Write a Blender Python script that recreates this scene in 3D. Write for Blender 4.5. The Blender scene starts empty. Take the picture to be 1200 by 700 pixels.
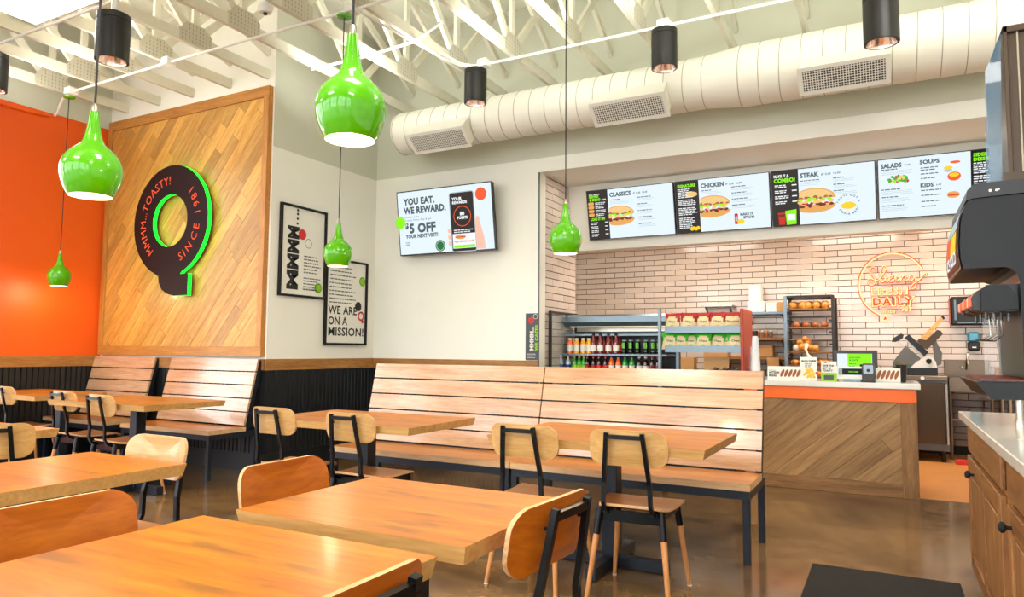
import bpy, math, random
from mathutils import Vector, Matrix
random.seed(7)
PI = math.pi
scene = bpy.context.scene
C = scene.collection

# ------------------------------------------------------------------ camera, world, lights, exposure
cam_data = bpy.data.cameras.new('camera')
cam = bpy.data.objects.new('camera', cam_data); C.objects.link(cam)
cam_data.sensor_width = 36; cam_data.lens = 822 / 1200 * 36; cam_data.clip_start = 0.05
def cam_axes(yaw, pit, rol):
    cy, sy, cp, sp, cr, sr = math.cos(yaw), math.sin(yaw), math.cos(pit), math.sin(pit), math.cos(rol), math.sin(rol)
    f = Vector((sy * cp, cy * cp, sp)); r = Vector((cy, -sy, 0)); u = r.cross(f)
    return cr * r + sr * u, -sr * r + cr * u, f
CR, CU, CF = cam_axes(math.radians(-28.15), math.radians(4.23), math.radians(.45))
cam.matrix_world = Matrix(((CR.x, CU.x, -CF.x, 0), (CR.y, CU.y, -CF.y, 0), (CR.z, CU.z, -CF.z, 1.2), (0, 0, 0, 1)))
scene.camera = cam

scene.view_settings.view_transform = 'Standard'
scene.view_settings.look = 'None'
scene.view_settings.gamma = 1
scene.view_settings.exposure = 0.33
scene.cycles.max_bounces = 8; scene.cycles.diffuse_bounces = 4; scene.cycles.glossy_bounces = 3
scene.cycles.transparent_max_bounces = 12; scene.cycles.sample_clamp_indirect = 6
scene.cycles.use_denoising = True

world = bpy.data.worlds.new('sky'); scene.world = world; world.use_nodes = True
wn = world.node_tree; wn.nodes.clear()
wo = wn.nodes.new('ShaderNodeOutputWorld'); wb = wn.nodes.new('ShaderNodeBackground')
wb.inputs[0].default_value = (.88, .94, 1, 1); wb.inputs[1].default_value = 6.5
wn.links.new(wb.outputs[0], wo.inputs[0])

def area(name, loc, rot, sx, sy, power, col=(1, 1, 1), portal=False):
    l = bpy.data.lights.new(name, 'AREA'); l.shape = 'RECTANGLE'; l.size = sx; l.size_y = sy
    l.energy = power; l.color = col
    if portal: l.cycles.is_portal = True
    o = bpy.data.objects.new(name, l); o.location = loc; o.rotation_euler = rot; C.objects.link(o); return o
# windows of the front wall (behind the camera) and of the right wall
FRONT_WINDOWS = [(-7.7, -5.9), (-5.6, -3.8), (-3.5, -1.7), (-1.4, .4), (.7, 2.2)]
FY = -2.6; WZ0, WZ1 = .35, 3.76
LEFT_WINDOWS = [(-2.2, -.7), (-.4, 1.1), (1.4, 3.5)]
for a, b in FRONT_WINDOWS:
    area('window_portal', ((a + b) / 2, FY + .08, (WZ0 + WZ1) / 2), (PI / 2, 0, 0), b - a, WZ1 - WZ0, 1, portal=True)
for a, b in LEFT_WINDOWS:
    area('window_portal', (-8.02, (a + b) / 2, (WZ0 + WZ1) / 2), (PI / 2, 0, -PI / 2), b - a, WZ1 - WZ0, 1, portal=True)
# top left troffer plus unseen fill lamps added for brightness; kitchen ceiling lamps
for x, y, p in ((-6.6, -.6, 30), (-3.0, -.9, 40), (.6, -.6, 40), (-5.7, 3.0, 20), (-1.2, 1.6, 40), (.7, 3.8, 30)):
    area('troffer_light', (x, y, 3.86), (0, 0, 0), 1.1, .55, p, (1, .96, .9))
    area('truss_uplight', (x, y, 4.05), (PI, 0, 0), 1.1, .55, p * 1.2, (1, .97, .9))  # added up-facing lamps, no real fixture, to brighten trusses and deck
for x, y, p in ((-2.3, 8.7, 26), (-.4, 8.7, 34), (1.0, 8.9, 24)):
    area('kitchen_light', (x, y, 2.86), (0, 0, 0), 1.1, .5, p, (1, .9, .78))
for x in (-4.2, -2.6, -1.0, .6, 1.8):
    area('cove_uplight', (x, 4.9, 3.72), (math.radians(158), 0, 0), 1.2, .35, 15, (.97, 1, .92))  # unseen lamps added to lift the upper walls and ceiling
for x in (-7.3, -6.2):
    area('cove_uplight', (x, 3.7, 3.72), (math.radians(158), 0, 0), .9, .35, 6, (1, .98, .9))  # more added fill lamps, above the oak panel end
area('alcove_light', (-1.2, 6.95, 3.05), (0, 0, 0), 3.6, .1, 14, (1, .93, .8))

# ------------------------------------------------------------------ helpers: colour and materials
def lin(c):
    return tuple(((v / 255) / 12.92 if v / 255 <= .04045 else (((v / 255) + .055) / 1.055) ** 2.4) for v in c) + (1,)
M = {}
def base(name, rough=.5, metal=0, spec=.5, coat=0):
    m = bpy.data.materials.new(name); m.use_nodes = True; nt = m.node_tree
    b = nt.nodes['Principled BSDF']; b.inputs['Roughness'].default_value = rough; b.inputs['Metallic'].default_value = metal
    b.inputs['Specular IOR Level'].default_value = spec; b.inputs['Coat Weight'].default_value = coat
    b.inputs['Coat Roughness'].default_value = .12
    M[name] = m; return m, nt, b
def N(nt, t, **k):
    n = nt.nodes.new(t)
    for a, v in k.items():
        if a.startswith('i_'):
            key = a[2:]; key = int(key) if key.isdigit() else key.replace('_', ' ')
            n.inputs[key].default_value = v
        else: setattr(n, a, v)
    return n
def plain(name, col, rough=.5, metal=0, spec=.5, coat=0, var=.06, nscale=6, bump=0):
    m, nt, b = base(name, rough, metal, spec, coat)
    c = lin(col); tc = N(nt, 'ShaderNodeTexCoord'); no = N(nt, 'ShaderNodeTexNoise', i_Scale=nscale, i_Detail=3)
    nt.links.new(tc.outputs['Object'], no.inputs['Vector'])
    mx = N(nt, 'ShaderNodeMixRGB'); mx.inputs[1].default_value = tuple(min(1, v * (1 + var)) for v in c[:3]) + (1,)
    mx.inputs[2].default_value = tuple(v * (1 - var) for v in c[:3]) + (1,)
    nt.links.new(no.outputs['Fac'], mx.inputs[0]); nt.links.new(mx.outputs[0], b.inputs['Base Color'])
    if bump:
        bp = N(nt, 'ShaderNodeBump', i_Strength=bump, i_Distance=.01); n2 = N(nt, 'ShaderNodeTexNoise', i_Scale=nscale * 12, i_Detail=4)
        nt.links.new(tc.outputs['Object'], n2.inputs['Vector'])
        nt.links.new(n2.outputs['Fac'], bp.inputs['Height']); nt.links.new(bp.outputs[0], b.inputs['Normal'])
    return m
def glow(name, col, strength=1.0):
    m = bpy.data.materials.new(name); m.use_nodes = True; nt = m.node_tree; b = nt.nodes['Principled BSDF']
    b.inputs['Base Color'].default_value = (.01, .01, .01, 1); b.inputs['Emission Color'].default_value = lin(col)
    b.inputs['Emission Strength'].default_value = strength; b.inputs['Roughness'].default_value = .6
    b.inputs['Specular IOR Level'].default_value = .1
    M[name] = m; return m
def wood(name, c1, c2, axis='x', scale=1.0, rough=.35, coat=0, rnd=.35, streak=.5, stripes=0):
    """wood grain running along a local axis; per-object random tone; optional strips across the grain"""
    m, nt, b = base(name, rough, 0, .5, coat)
    L = nt.links.new
    tc = N(nt, 'ShaderNodeTexCoord'); oi = N(nt, 'ShaderNodeObjectInfo')
    s = {'x': (1.2, 14, 14), 'y': (14, 1.2, 14), 'z': (14, 14, 1.2)}[axis]
    mp = N(nt, 'ShaderNodeMapping'); mp.inputs['Scale'].default_value = tuple(v * scale for v in s)
    mul = N(nt, 'ShaderNodeMath', operation='MULTIPLY'); mul.inputs[1].default_value = 37.
    cx = N(nt, 'ShaderNodeCombineXYZ'); L(oi.outputs['Random'], mul.inputs[0])
    for i in range(3): L(mul.outputs[0], cx.inputs[i])
    L(tc.outputs['Object'], mp.inputs['Vector']); L(cx.outputs[0], mp.inputs['Location'])
    n1 = N(nt, 'ShaderNodeTexNoise', i_Scale=1.6, i_Detail=6, i_Roughness=.62, i_Distortion=.6); L(mp.outputs[0], n1.inputs['Vector'])
    n2 = N(nt, 'ShaderNodeTexNoise', i_Scale=8.0, i_Detail=3); L(mp.outputs[0], n2.inputs['Vector'])
    r = N(nt, 'ShaderNodeValToRGB'); r.color_ramp.elements[0].position = .32; r.color_ramp.elements[1].position = .7
    r.color_ramp.elements[0].color = lin(c2); r.color_ramp.elements[1].color = lin(c1); L(n1.outputs['Fac'], r.inputs[0])
    mx = N(nt, 'ShaderNodeMixRGB', blend_type='MULTIPLY'); mx.inputs[0].default_value = streak
    r2 = N(nt, 'ShaderNodeValToRGB'); r2.color_ramp.elements[0].position = .35; r2.color_ramp.elements[1].position = .55
    r2.color_ramp.elements[0].color = (.62, .55, .5, 1); r2.color_ramp.elements[1].color = (1, 1, 1, 1)
    L(n2.outputs['Fac'], r2.inputs[0]); L(r.outputs[0], mx.inputs[1]); L(r2.outputs[0], mx.inputs[2])
    hsv = N(nt, 'ShaderNodeHueSaturation'); L(mx.outputs[0], hsv.inputs['Color'])
    mr = N(nt, 'ShaderNodeMapRange'); mr.inputs[3].default_value = 1 - rnd; mr.inputs[4].default_value = 1 + rnd * .6
    L(oi.outputs['Random'], mr.inputs[0]); L(mr.outputs[0], hsv.inputs['Value'])
    out = hsv.outputs[0]
    if stripes:
        sp = N(nt, 'ShaderNodeSeparateXYZ'); L(tc.outputs['Object'], sp.inputs[0])
        ax = 1 if axis == 'x' else 0
        q = N(nt, 'ShaderNodeMath', operation='MULTIPLY'); q.inputs[1].default_value = stripes; L(sp.outputs[ax], q.inputs[0])
        fl = N(nt, 'ShaderNodeMath', operation='FLOOR'); L(q.outputs[0], fl.inputs[0])
        ad = N(nt, 'ShaderNodeMath', operation='ADD'); L(fl.outputs[0], ad.inputs[0]); L(mul.outputs[0], ad.inputs[1])
        wn_ = N(nt, 'ShaderNodeTexWhiteNoise', noise_dimensions='1D'); L(ad.outputs[0], wn_.inputs['W'])
        m2 = N(nt, 'ShaderNodeMapRange'); m2.inputs[3].default_value = .86; m2.inputs[4].default_value = 1.08; L(wn_.outputs['Value'], m2.inputs[0])
        h2 = N(nt, 'ShaderNodeHueSaturation'); L(out, h2.inputs['Color']); L(m2.outputs[0], h2.inputs['Value']); out = h2.outputs[0]
    L(out, b.inputs['Base Color'])
    bp = N(nt, 'ShaderNodeBump', i_Strength=.08, i_Distance=.004); L(n2.outputs['Fac'], bp.inputs['Height']); L(bp.outputs[0], b.inputs['Normal'])
    return m
def wear(name, amount=.6):
    """dark rubbed smudges on a wood table material"""
    m = M[name]; nt = m.node_tree; b = nt.nodes['Principled BSDF']; L = nt.links.new
    src = b.inputs['Base Color'].links[0].from_socket
    tc = N(nt, 'ShaderNodeTexCoord'); mp = N(nt, 'ShaderNodeMapping'); mp.inputs['Scale'].default_value = (3.2, 12, 1)
    no = N(nt, 'ShaderNodeTexNoise', i_Scale=1.25, i_Detail=2); L(tc.outputs['Object'], mp.inputs[0]); L(mp.outputs[0], no.inputs['Vector'])
    r = N(nt, 'ShaderNodeValToRGB'); r.color_ramp.elements[0].position = .585; r.color_ramp.elements[1].position = .68
    r.color_ramp.elements[0].color = (0, 0, 0, 1); r.color_ramp.elements[1].color = (amount,) * 3 + (1,)
    L(no.outputs['Fac'], r.inputs[0]); mx = N(nt, 'ShaderNodeMixRGB'); L(r.outputs[0], mx.inputs[0]); L(src, mx.inputs[1])
    mx.inputs[2].default_value = lin((96, 66, 36)); L(mx.outputs[0], b.inputs['Base Color'])

plain('wall_cream', (240, 239, 229), .85, var=.02)
plain('wall_greige', (206, 207, 190), .85, var=.02)
plain('wall_orange', (238, 92, 8), .5, var=.03)
plain('deck_white', (242, 240, 226), .85, var=.05, nscale=2)
plain('truss_paint', (218, 214, 196), .7, var=.08, nscale=9, bump=.2)
plain('plate_metal', (198, 193, 174), .5, .1, var=.1)
plain('plate_slot', (150, 144, 124), .7)
plain('white_paint', (236, 234, 226), .5, var=.03)
plain('duct_paint', (236, 233, 220), .5, var=.03)
plain('duct_seam', (176, 170, 150), .6)
plain('grille_dark', (52, 48, 40), .7)
plain('black_metal', (20, 22, 24), .38, .2, var=.2)
plain('steel_blue', (27, 35, 45), .4, .25, var=.12)
plain('chair_steel', (15, 17, 19), .3, .5, var=.2)
plain('black_bead', (22, 24, 26), .42, var=.12)
plain('lamp_black', (12, 12, 12), .4, var=.1)
plain('copper', (252, 234, 224), .15, 1, var=.02)
plain('green_gloss', (84, 172, 0), .1, 0, .4, .4, var=.03)
plain('cord_black', (24, 24, 24), .5)
plain('white_plastic', (232, 232, 230), .35, var=.02)
plain('quartz', (226, 224, 216), .12, 0, .6, .5, var=.05, nscale=20)
plain('orange_laminate', (240, 104, 14), .35, var=.1, nscale=12)
plain('red_brown', (168, 46, 12), .35, var=.08)
plain('sink_steel', (128, 112, 96), .3, 1, var=.1)
plain('fridge_steel', (92, 74, 58), .25, 1, var=.08)
plain('slicer_steel', (104, 98, 92), .3, .9)
plain('stainless', (178, 172, 162), .28, 1, var=.05)
plain('steel_dark', (96, 96, 96), .35, .9, var=.08)
plain('shelf_steel', (118, 134, 144), .35, .6, var=.05)
plain('black_plastic', (20, 20, 22), .35, var=.15)
plain('matte_black', (14, 14, 15), .8, var=.15)
plain('machine_grey', (11, 13, 13), .36, 0, .3, var=.06)
plain('machine_dark', (26, 27, 28), .35, .1, var=.1)
plain('rack_dark', (40, 34, 30), .4, .3, var=.1)
plain('bronze', (74, 58, 44), .4, .3, var=.1)
plain('mat_fibre', (26, 22, 20), .95, var=.3, nscale=60, bump=.8)
plain('grout', (36, 28, 24), .9, var=.1)
plain('paper', (236, 234, 224), .7, var=.02)
plain('ink', (30, 32, 34), .7, var=.05)
plain('ink_soft', (86, 86, 82), .7)
plain('print_red', (206, 40, 34), .6)
plain('print_green', (140, 198, 30), .6)
plain('print_slate', (70, 76, 80), .55)
plain('print_brown', (150, 84, 48), .6, var=.25, nscale=30)
plain('print_yellow', (236, 178, 40), .6, var=.2, nscale=40)
plain('cardboard', (196, 150, 98), .8, var=.08)
plain('bag_cream', (226, 208, 160), .4, var=.1, nscale=14)
plain('bag_red', (172, 22, 26), .35, var=.15)
plain('bag_green', (58, 190, 30), .35, var=.15)
plain('leaf_green', (34, 100, 30), .5, var=.3)
plain('bread', (214, 144, 62), .6, var=.35, nscale=12)
plain('bread_dark', (160, 92, 42), .6, var=.35, nscale=12)
plain('bread_bag', (232, 216, 190), .25, var=.15, nscale=20)
plain('tea_red', (112, 16, 12), .12, 0, .6, .6, var=.2)
plain('juice_yellow', (236, 160, 20), .15, 0, .6, .5)
plain('juice_orange', (236, 96, 20), .15, 0, .6, .5)
plain('can_dark', (18, 22, 18), .25, .6)
plain('can_green', (120, 220, 60), .4)
plain('cola', (42, 10, 8), .12, 0, .6, .6)
plain('bottle_green', (40, 150, 40), .12, 0, .6, .6)
plain('bottle_clear', (196, 212, 218), .1, 0, .6, .8)
plain('cap_blue', (30, 64, 160), .4)
plain('label_white', (230, 226, 216), .5)
plain('soap_blue', (40, 134, 160), .2, 0, .6, .5)
plain('floor_kitchen', (206, 140, 76), .3, var=.12, nscale=4)
plain('cup_white', (226, 228, 230), .3)
plain('asphalt', (150, 148, 140), .9, var=.1)
plain('window_frame', (60, 60, 60), .4)
plain('gold_food', (240, 190, 30), .6, var=.3, nscale=60)
plain('drip_red', (120, 44, 24), .3)
plain('valve_orange', (226, 110, 66), .4, var=.2, nscale=60)
def tile_mat(name, col):
    m, nt, b = base(name, .16, 0, .5, .3); L = nt.links.new
    oi = N(nt, 'ShaderNodeObjectInfo'); tc = N(nt, 'ShaderNodeTexCoord'); no = N(nt, 'ShaderNodeTexNoise', i_Scale=9, i_Detail=2)
    L(tc.outputs['Object'], no.inputs['Vector'])
    h = N(nt, 'ShaderNodeHueSaturation'); h.inputs['Color'].default_value = lin(col)
    mr = N(nt, 'ShaderNodeMapRange'); mr.inputs[3].default_value = .9; mr.inputs[4].default_value = 1.06
    L(oi.outputs['Random'], mr.inputs[0]); L(mr.outputs[0], h.inputs['Value']); L(h.outputs[0], b.inputs['Base Color'])
    bp = N(nt, 'ShaderNodeBump', i_Strength=.12, i_Distance=.01); L(no.outputs['Fac'], bp.inputs['Height']); L(bp.outputs[0], b.inputs['Normal'])
tile_mat('tile_glaze', (220, 203, 190)); tile_mat('tile_low', (104, 84, 70))  # second one is the same tile with shade put into its colour
wood('table_wood', (206, 126, 24), (166, 88, 8), 'x', 1.0, .35, .05, .08, .35, 9); wear('table_wood', .5)
wood('table_edge', (214, 170, 104), (190, 140, 76), 'x', 1.0, .45, 0, .08, .3)  # edge paler than the top: window sheen put into its colour
wood('bench_seat', (196, 126, 50), (164, 94, 28), 'x', 1.0, .3, .15, .08, .35, 8)
wood('bench_edge', (226, 186, 138), (206, 156, 104), 'x', 1.0, .45, 0, .06, .3)
wood('bench_slat', (212, 174, 138), (186, 140, 102), 'x', .8, .22, 1.0, .1, .35)
wood('ply_seat', (184, 118, 56), (158, 94, 38), 'x', 1.0, .35, .15, .08, .3)
wood('ply_back', (214, 168, 104), (190, 142, 80), 'x', 1.0, .35, .4, .06, .3)
wood('ply_orange', (190, 104, 10), (156, 74, 4), 'x', 1.0, .4, 0, .04, .3)
wood('ply_edge', (232, 190, 140), (196, 140, 90), 'x', 3, .5, 0, .05, .3)
wood('leg_wood', (216, 152, 92), (190, 124, 66), 'z', 2, .4, .1, .08, .3)
wood('panel_plank', (232, 180, 92), (194, 134, 50), 'x', .8, .42, .1, .26, .45)
wood('frame_oak', (206, 144, 66), (178, 114, 44), 'x', 1, .45, .05, .06, .5)
wood('frame_oak_v', (206, 144, 66), (178, 114, 44), 'z', 1, .45, .05, .06, .5)
wood('trim_oak', (182, 130, 66), (146, 96, 42), 'x', 1, .5, 0, .1, .6)
wood('trim_oak_y', (182, 130, 66), (146, 96, 42), 'y', 1, .5, 0, .1, .6)
wood('counter_plank', (176, 138, 90), (134, 98, 58), 'x', .6, .5, 0, .14, .55)
wood('counter_oak', (150, 110, 66), (112, 76, 40), 'x', 1, .5, 0, .06, .6)
wood('counter_oak_v', (150, 110, 66), (112, 76, 40), 'z', 1, .5, 0, .06, .6)
wood('cabinet_oak', (176, 122, 68), (118, 74, 36), 'z', 1, .45, .05, .08, .6)
wood('cabinet_oak_y', (170, 116, 62), (112, 70, 34), 'y', 1, .45, .05, .08, .6)
wood('handle_wood', (226, 176, 110), (200, 146, 80), 'x', 1, .5)  # slicer arm: the yellow light on it put into its colour
# polished, mottled concrete floor
m, nt, b = base('floor_concrete', .2, 0, .5, .3)
L = nt.links.new
tc = N(nt, 'ShaderNodeTexCoord'); n1 = N(nt, 'ShaderNodeTexNoise', i_Scale=.9, i_Detail=8, i_Roughness=.65, i_Distortion=.4)
n2 = N(nt, 'ShaderNodeTexNoise', i_Scale=7, i_Detail=6, i_Roughness=.7); L(tc.outputs['Object'], n1.inputs['Vector']); L(tc.outputs['Object'], n2.inputs['Vector'])
r1 = N(nt, 'ShaderNodeValToRGB'); r1.color_ramp.elements[0].position = .3; r1.color_ramp.elements[1].position = .72
r1.color_ramp.elements[0].color = lin((62, 44, 28)); r1.color_ramp.elements[1].color = lin((156, 120, 76)); L(n1.outputs['Fac'], r1.inputs[0])
r2 = N(nt, 'ShaderNodeValToRGB'); r2.color_ramp.elements[0].position = .35; r2.color_ramp.elements[1].position = .65
r2.color_ramp.elements[0].color = (.5, .46, .42, 1); r2.color_ramp.elements[1].color = (1, 1, 1, 1); L(n2.outputs['Fac'], r2.inputs[0])
mx = N(nt, 'ShaderNodeMixRGB', blend_type='MULTIPLY'); mx.inputs[0].default_value = .8; L(r1.outputs[0], mx.inputs[1]); L(r2.outputs[0], mx.inputs[2])
L(mx.outputs[0], b.inputs['Base Color'])
mr = N(nt, 'ShaderNodeMapRange'); mr.inputs[3].default_value = .06; mr.inputs[4].default_value = .26; L(n2.outputs['Fac'], mr.inputs[0]); L(mr.outputs[0], b.inputs['Roughness'])
# glass and acrylic
def glassy(name, col, alpha):
    m, nt, b = base(name, .03, 0, .6); b.inputs['Base Color'].default_value = lin(col); b.inputs['Alpha'].default_value = alpha
glassy('glass', (200, 214, 214), .14); glassy('acrylic', (110, 150, 180), .3); glassy('clear_plastic', (210, 210, 210), .3)
# things that give off light
glow('bulb', (255, 226, 176), 14); glow('lamp_inside', (255, 224, 170), 4); glow('troffer', (255, 250, 240), 3.2)
glow('led_green', (20, 255, 40), 2.6); glow('letter_red', (255, 92, 48), .9)
glow('neon_pale', (255, 206, 140), 1.3); glow('neon_orange', (255, 84, 16), 1.0)
glow('scr_white', (226, 240, 248), .86); glow('scr_dark', (52, 46, 44), .8); glow('scr_ink', (84, 98, 102), .8)
glow('scr_grey', (176, 190, 198), .9); glow('scr_lime', (140, 240, 20), .9); glow('scr_wht', (240, 244, 246), .9)
glow('scr_bun', (224, 164, 88), .9); glow('scr_bun2', (236, 196, 130), .9); glow('scr_red', (206, 44, 34), .9); glow('scr_yel', (248, 204, 44), .9)
glow('scr_green', (70, 170, 50), .9); glow('scr_dkgreen', (40, 120, 60), .8); glow('scr_brown', (110, 56, 34), .8); glow('scr_orange', (244, 92, 50), .9)
glow('scr_skin', (244, 190, 166), .9); glow('scr_meat', (170, 96, 66), .9); glow('scr_blue', (40, 110, 190), .9); glow('scr_black', (26, 26, 28), .5)
glow('led_strip', (255, 236, 200), .9)

# ------------------------------------------------------------------ helpers: meshes
class MB:
    def __init__(s): s.v = []; s.f = []; s.m = []; s.mats = []
    def mi(s, name):
        if name not in s.mats: s.mats.append(name)
        return s.mats.index(name)
    def add(s, vs, fs, mat):
        o = len(s.v); k = s.mi(mat); s.v += [tuple(v) for v in vs]
        for f in fs: s.f.append(tuple(i + o for i in f)); s.m.append(k)
    def box(s, x0, x1, y0, y1, z0, z1, mat, rot=None, piv=None, b=0):
        if x0 > x1: x0, x1 = x1, x0
        if y0 > y1: y0, y1 = y1, y0
        if z0 > z1: z0, z1 = z1, z0
        if b:
            vs = []; b = min(b, (x1 - x0) * .49, (y1 - y0) * .49, (z1 - z0) * .49)
            for sx in (0, 1):
                for sy in (0, 1):
                    for sz in (0, 1):
                        cx, cy, cz = (x0, x1)[sx], (y0, y1)[sy], (z0, z1)[sz]; dx, dy, dz = b * (1 - 2 * sx), b * (1 - 2 * sy), b * (1 - 2 * sz)
                        vs += [(cx, cy + dy, cz + dz), (cx + dx, cy, cz + dz), (cx + dx, cy + dy, cz)]
            def I(sx, sy, sz, a): return ((sx * 2 + sy) * 2 + sz) * 3 + a
            fs = []
            for a in range(3):
                for q in (0, 1):
                    o = [(0, 0), (1, 0), (1, 1), (0, 1)]
                    idx = []
                    for (p, r) in o:
                        t = [0, 0, 0]; t[a] = q; t[(a + 1) % 3] = p; t[(a + 2) % 3] = r; idx.append(I(*t, a))
                    fs.append(idx if q else idx[::-1])
            for a in range(3):
                b1, c1 = (a + 1) % 3, (a + 2) % 3
                for p in (0, 1):
                    for r in (0, 1):
                        t0 = [0, 0, 0]; t0[b1] = p; t0[c1] = r; t1 = list(t0); t1[a] = 1
                        f = [I(*t0, b1), I(*t1, b1), I(*t1, c1), I(*t0, c1)]
                        fs.append(f if p != r else f[::-1])
            for sx in (0, 1):
                for sy in (0, 1):
                    for sz in (0, 1):
                        f = [I(sx, sy, sz, 0), I(sx, sy, sz, 1), I(sx, sy, sz, 2)]
                        fs.append(f if (sx + sy + sz) % 2 else f[::-1])
        else:
            vs = [(x, y, z) for x in (x0, x1) for y in (y0, y1) for z in (z0, z1)]
            fs = [(0, 1, 3, 2), (4, 6, 7, 5), (0, 4, 5, 1), (2, 3, 7, 6), (0, 2, 6, 4), (1, 5, 7, 3)]
        if rot is not None:
            p = Vector(piv) if piv else Vector(((x0 + x1) / 2, (y0 + y1) / 2, (z0 + z1) / 2))
            vs = [p + rot @ (Vector(v) - p) for v in vs]
        s.add(vs, fs, mat)
    def bar(s, a, b, w, h, mat, up=(0, 0, 1)):
        """rectangular bar from a to b, width w sideways, height h along up"""
        a = Vector(a); b = Vector(b); d = (b - a).normalized(); u = Vector(up); r = d.cross(u)
        if r.length < 1e-4: r = d.cross(Vector((0, 1, 0)))
        r.normalize(); u = r.cross(d); vs = []
        for p in (a, b):
            for i, j in ((-1, -1), (1, -1), (1, 1), (-1, 1)): vs.append(p + r * (i * w / 2) + u * (j * h / 2))
        s.add(vs, [(0, 1, 2, 3)[::-1][::-1], (4, 7, 6, 5), (0, 4, 5, 1), (1, 5, 6, 2), (2, 6, 7, 3), (3, 7, 4, 0)], mat)
    def tube(s, pts, r, mat, n=8, closed=False, caps=True):
        pts = [Vector(p) for p in pts]; k = len(pts); rs = r if isinstance(r, (list, tuple)) else [r] * k
        vs = []; pu = None
        for i, p in enumerate(pts):
            if closed: d = pts[(i + 1) % k] - pts[i - 1]
            else: d = pts[min(i + 1, k - 1)] - pts[max(i - 1, 0)]
            d.normalize()
            if pu is None:
                pu = d.cross(Vector((0, 0, 1)))
                if pu.length < .1: pu = d.cross(Vector((0, 1, 0)))
            pu = (pu - d * pu.dot(d)).normalized(); w = d.cross(pu)
            for j in range(n):
                a = 2 * PI * j / n; vs.append(p + (pu * math.cos(a) + w * math.sin(a)) * rs[i])
        fs = []
        for i in range(k if closed else k - 1):
            for j in range(n):
                a, b = i * n + j, i * n + (j + 1) % n; c, d2 = ((i + 1) % k) * n + (j + 1) % n, ((i + 1) % k) * n + j
                fs.append((a, b, c, d2))
        if caps and not closed: fs += [tuple(range(n))[::-1], tuple(range((k - 1) * n, k * n))]
        s.add(vs, fs, mat)
    def lathe(s, prof, mat, c=(0, 0, 0), n=24, cap0=False, cap1=False):
        vs = []; fs = []
        for r, z in prof:
            for j in range(n):
                a = 2 * PI * j / n; vs.append((c[0] + r * math.cos(a), c[1] + r * math.sin(a), c[2] + z))
        for i in range(len(prof) - 1):
            for j in range(n):
                fs.append((i * n + j, i * n + (j + 1) % n, (i + 1) * n + (j + 1) % n, (i + 1) * n + j))
        if cap0: fs.append(tuple(range(n))[::-1])
        if cap1: fs.append(tuple(range((len(prof) - 1) * n, len(prof) * n)))
        s.add(vs, fs, mat)
    def prism(s, poly, T, d0, d1, mat, side=None, back=True):
        """polygon of (u,v) extruded from depth d0 to d1 through T(u,v,d)"""
        n = len(poly); vs = [T(u, v, d0) for u, v in poly] + [T(u, v, d1) for u, v in poly]
        s.add(vs, [tuple(range(n, 2 * n))] + ([tuple(range(n))[::-1]] if back else []), mat)
        s.add(vs, [(i, (i + 1) % n, n + (i + 1) % n, n + i) for i in range(n)], side or mat)
    def build(s, name, parent=None, smooth=None, loc=None):
        me = bpy.data.meshes.new(name); me.from_pydata(s.v, [], s.f)
        for q in s.mats: me.materials.append(M[q])
        me.polygons.foreach_set('material_index', s.m)
        if smooth is not None:
            me.polygons.foreach_set('use_smooth', [True] * len(s.f)); me.set_sharp_from_angle(angle=math.radians(smooth))
        me.update(); o = bpy.data.objects.new(name, me); C.objects.link(o)
        if parent is not None: o.parent = parent
        if loc: o.location = loc
        return o
def recenter(o):
    """move the object's origin to the middle of its mesh (grain and random tone follow the piece)"""
    me = o.data; c = sum((v.co for v in me.vertices), Vector()) / len(me.vertices)
    me.transform(Matrix.Translation(-c)); o.location = o.location + c; return o
def one(fn, *a, name='part', parent=None, smooth=None, **k):
    b_ = MB(); getattr(b_, fn)(*a, **k); return b_.build(name, parent, smooth)
def tag(o, label=None, cat=None, group=None, kind=None):
    if label: o['label'] = label
    if cat: o['category'] = cat
    if group: o['group'] = group
    if kind: o['kind'] = kind
    return o
def thing(name, label, cat, loc=(0, 0, 0), rz=0, group=None):
    o = bpy.data.objects.new(name, None); o.empty_display_size = .05; o.location = loc; o.rotation_euler = (0, 0, rz)
    C.objects.link(o); return tag(o, label, cat, group)
def clone(o, loc=None, rz=None, label=None, parent=None, top=True):
    c = o.copy(); C.objects.link(c)
    if parent is not None: c.parent = parent
    if top:
        if loc is not None: c.location = loc
        if rz is not None: c.rotation_euler = (0, 0, rz)
        if label: c['label'] = label
    for ch in list(o.children): clone(ch, parent=c, top=False)
    return c
def struct(o, name=None):
    o['kind'] = 'structure'; return o
ORD = ['leftmost', 'second from left', 'third from left', 'fourth from left', 'fifth from left', 'sixth from left', 'seventh from left',
       'eighth from left', 'ninth from left', 'tenth from left', 'eleventh from left', 'twelfth from left', 'thirteenth from left',
       'fourteenth from left', 'fifteenth from left', 'sixteenth from left', 'seventeenth from left', 'eighteenth from left']
def rrect(w, h, r, n=5, cx=0, cy=0):
    p = []
    for qx, qy, a0 in ((1, 1, 0), (-1, 1, 90), (-1, -1, 180), (1, -1, 270)):
        for i in range(n + 1):
            a = math.radians(a0 + 90 * i / n); p.append((cx + qx * (w / 2 - r) + r * math.cos(a), cy + qy * (h / 2 - r) + r * math.sin(a)))
    return p

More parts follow.
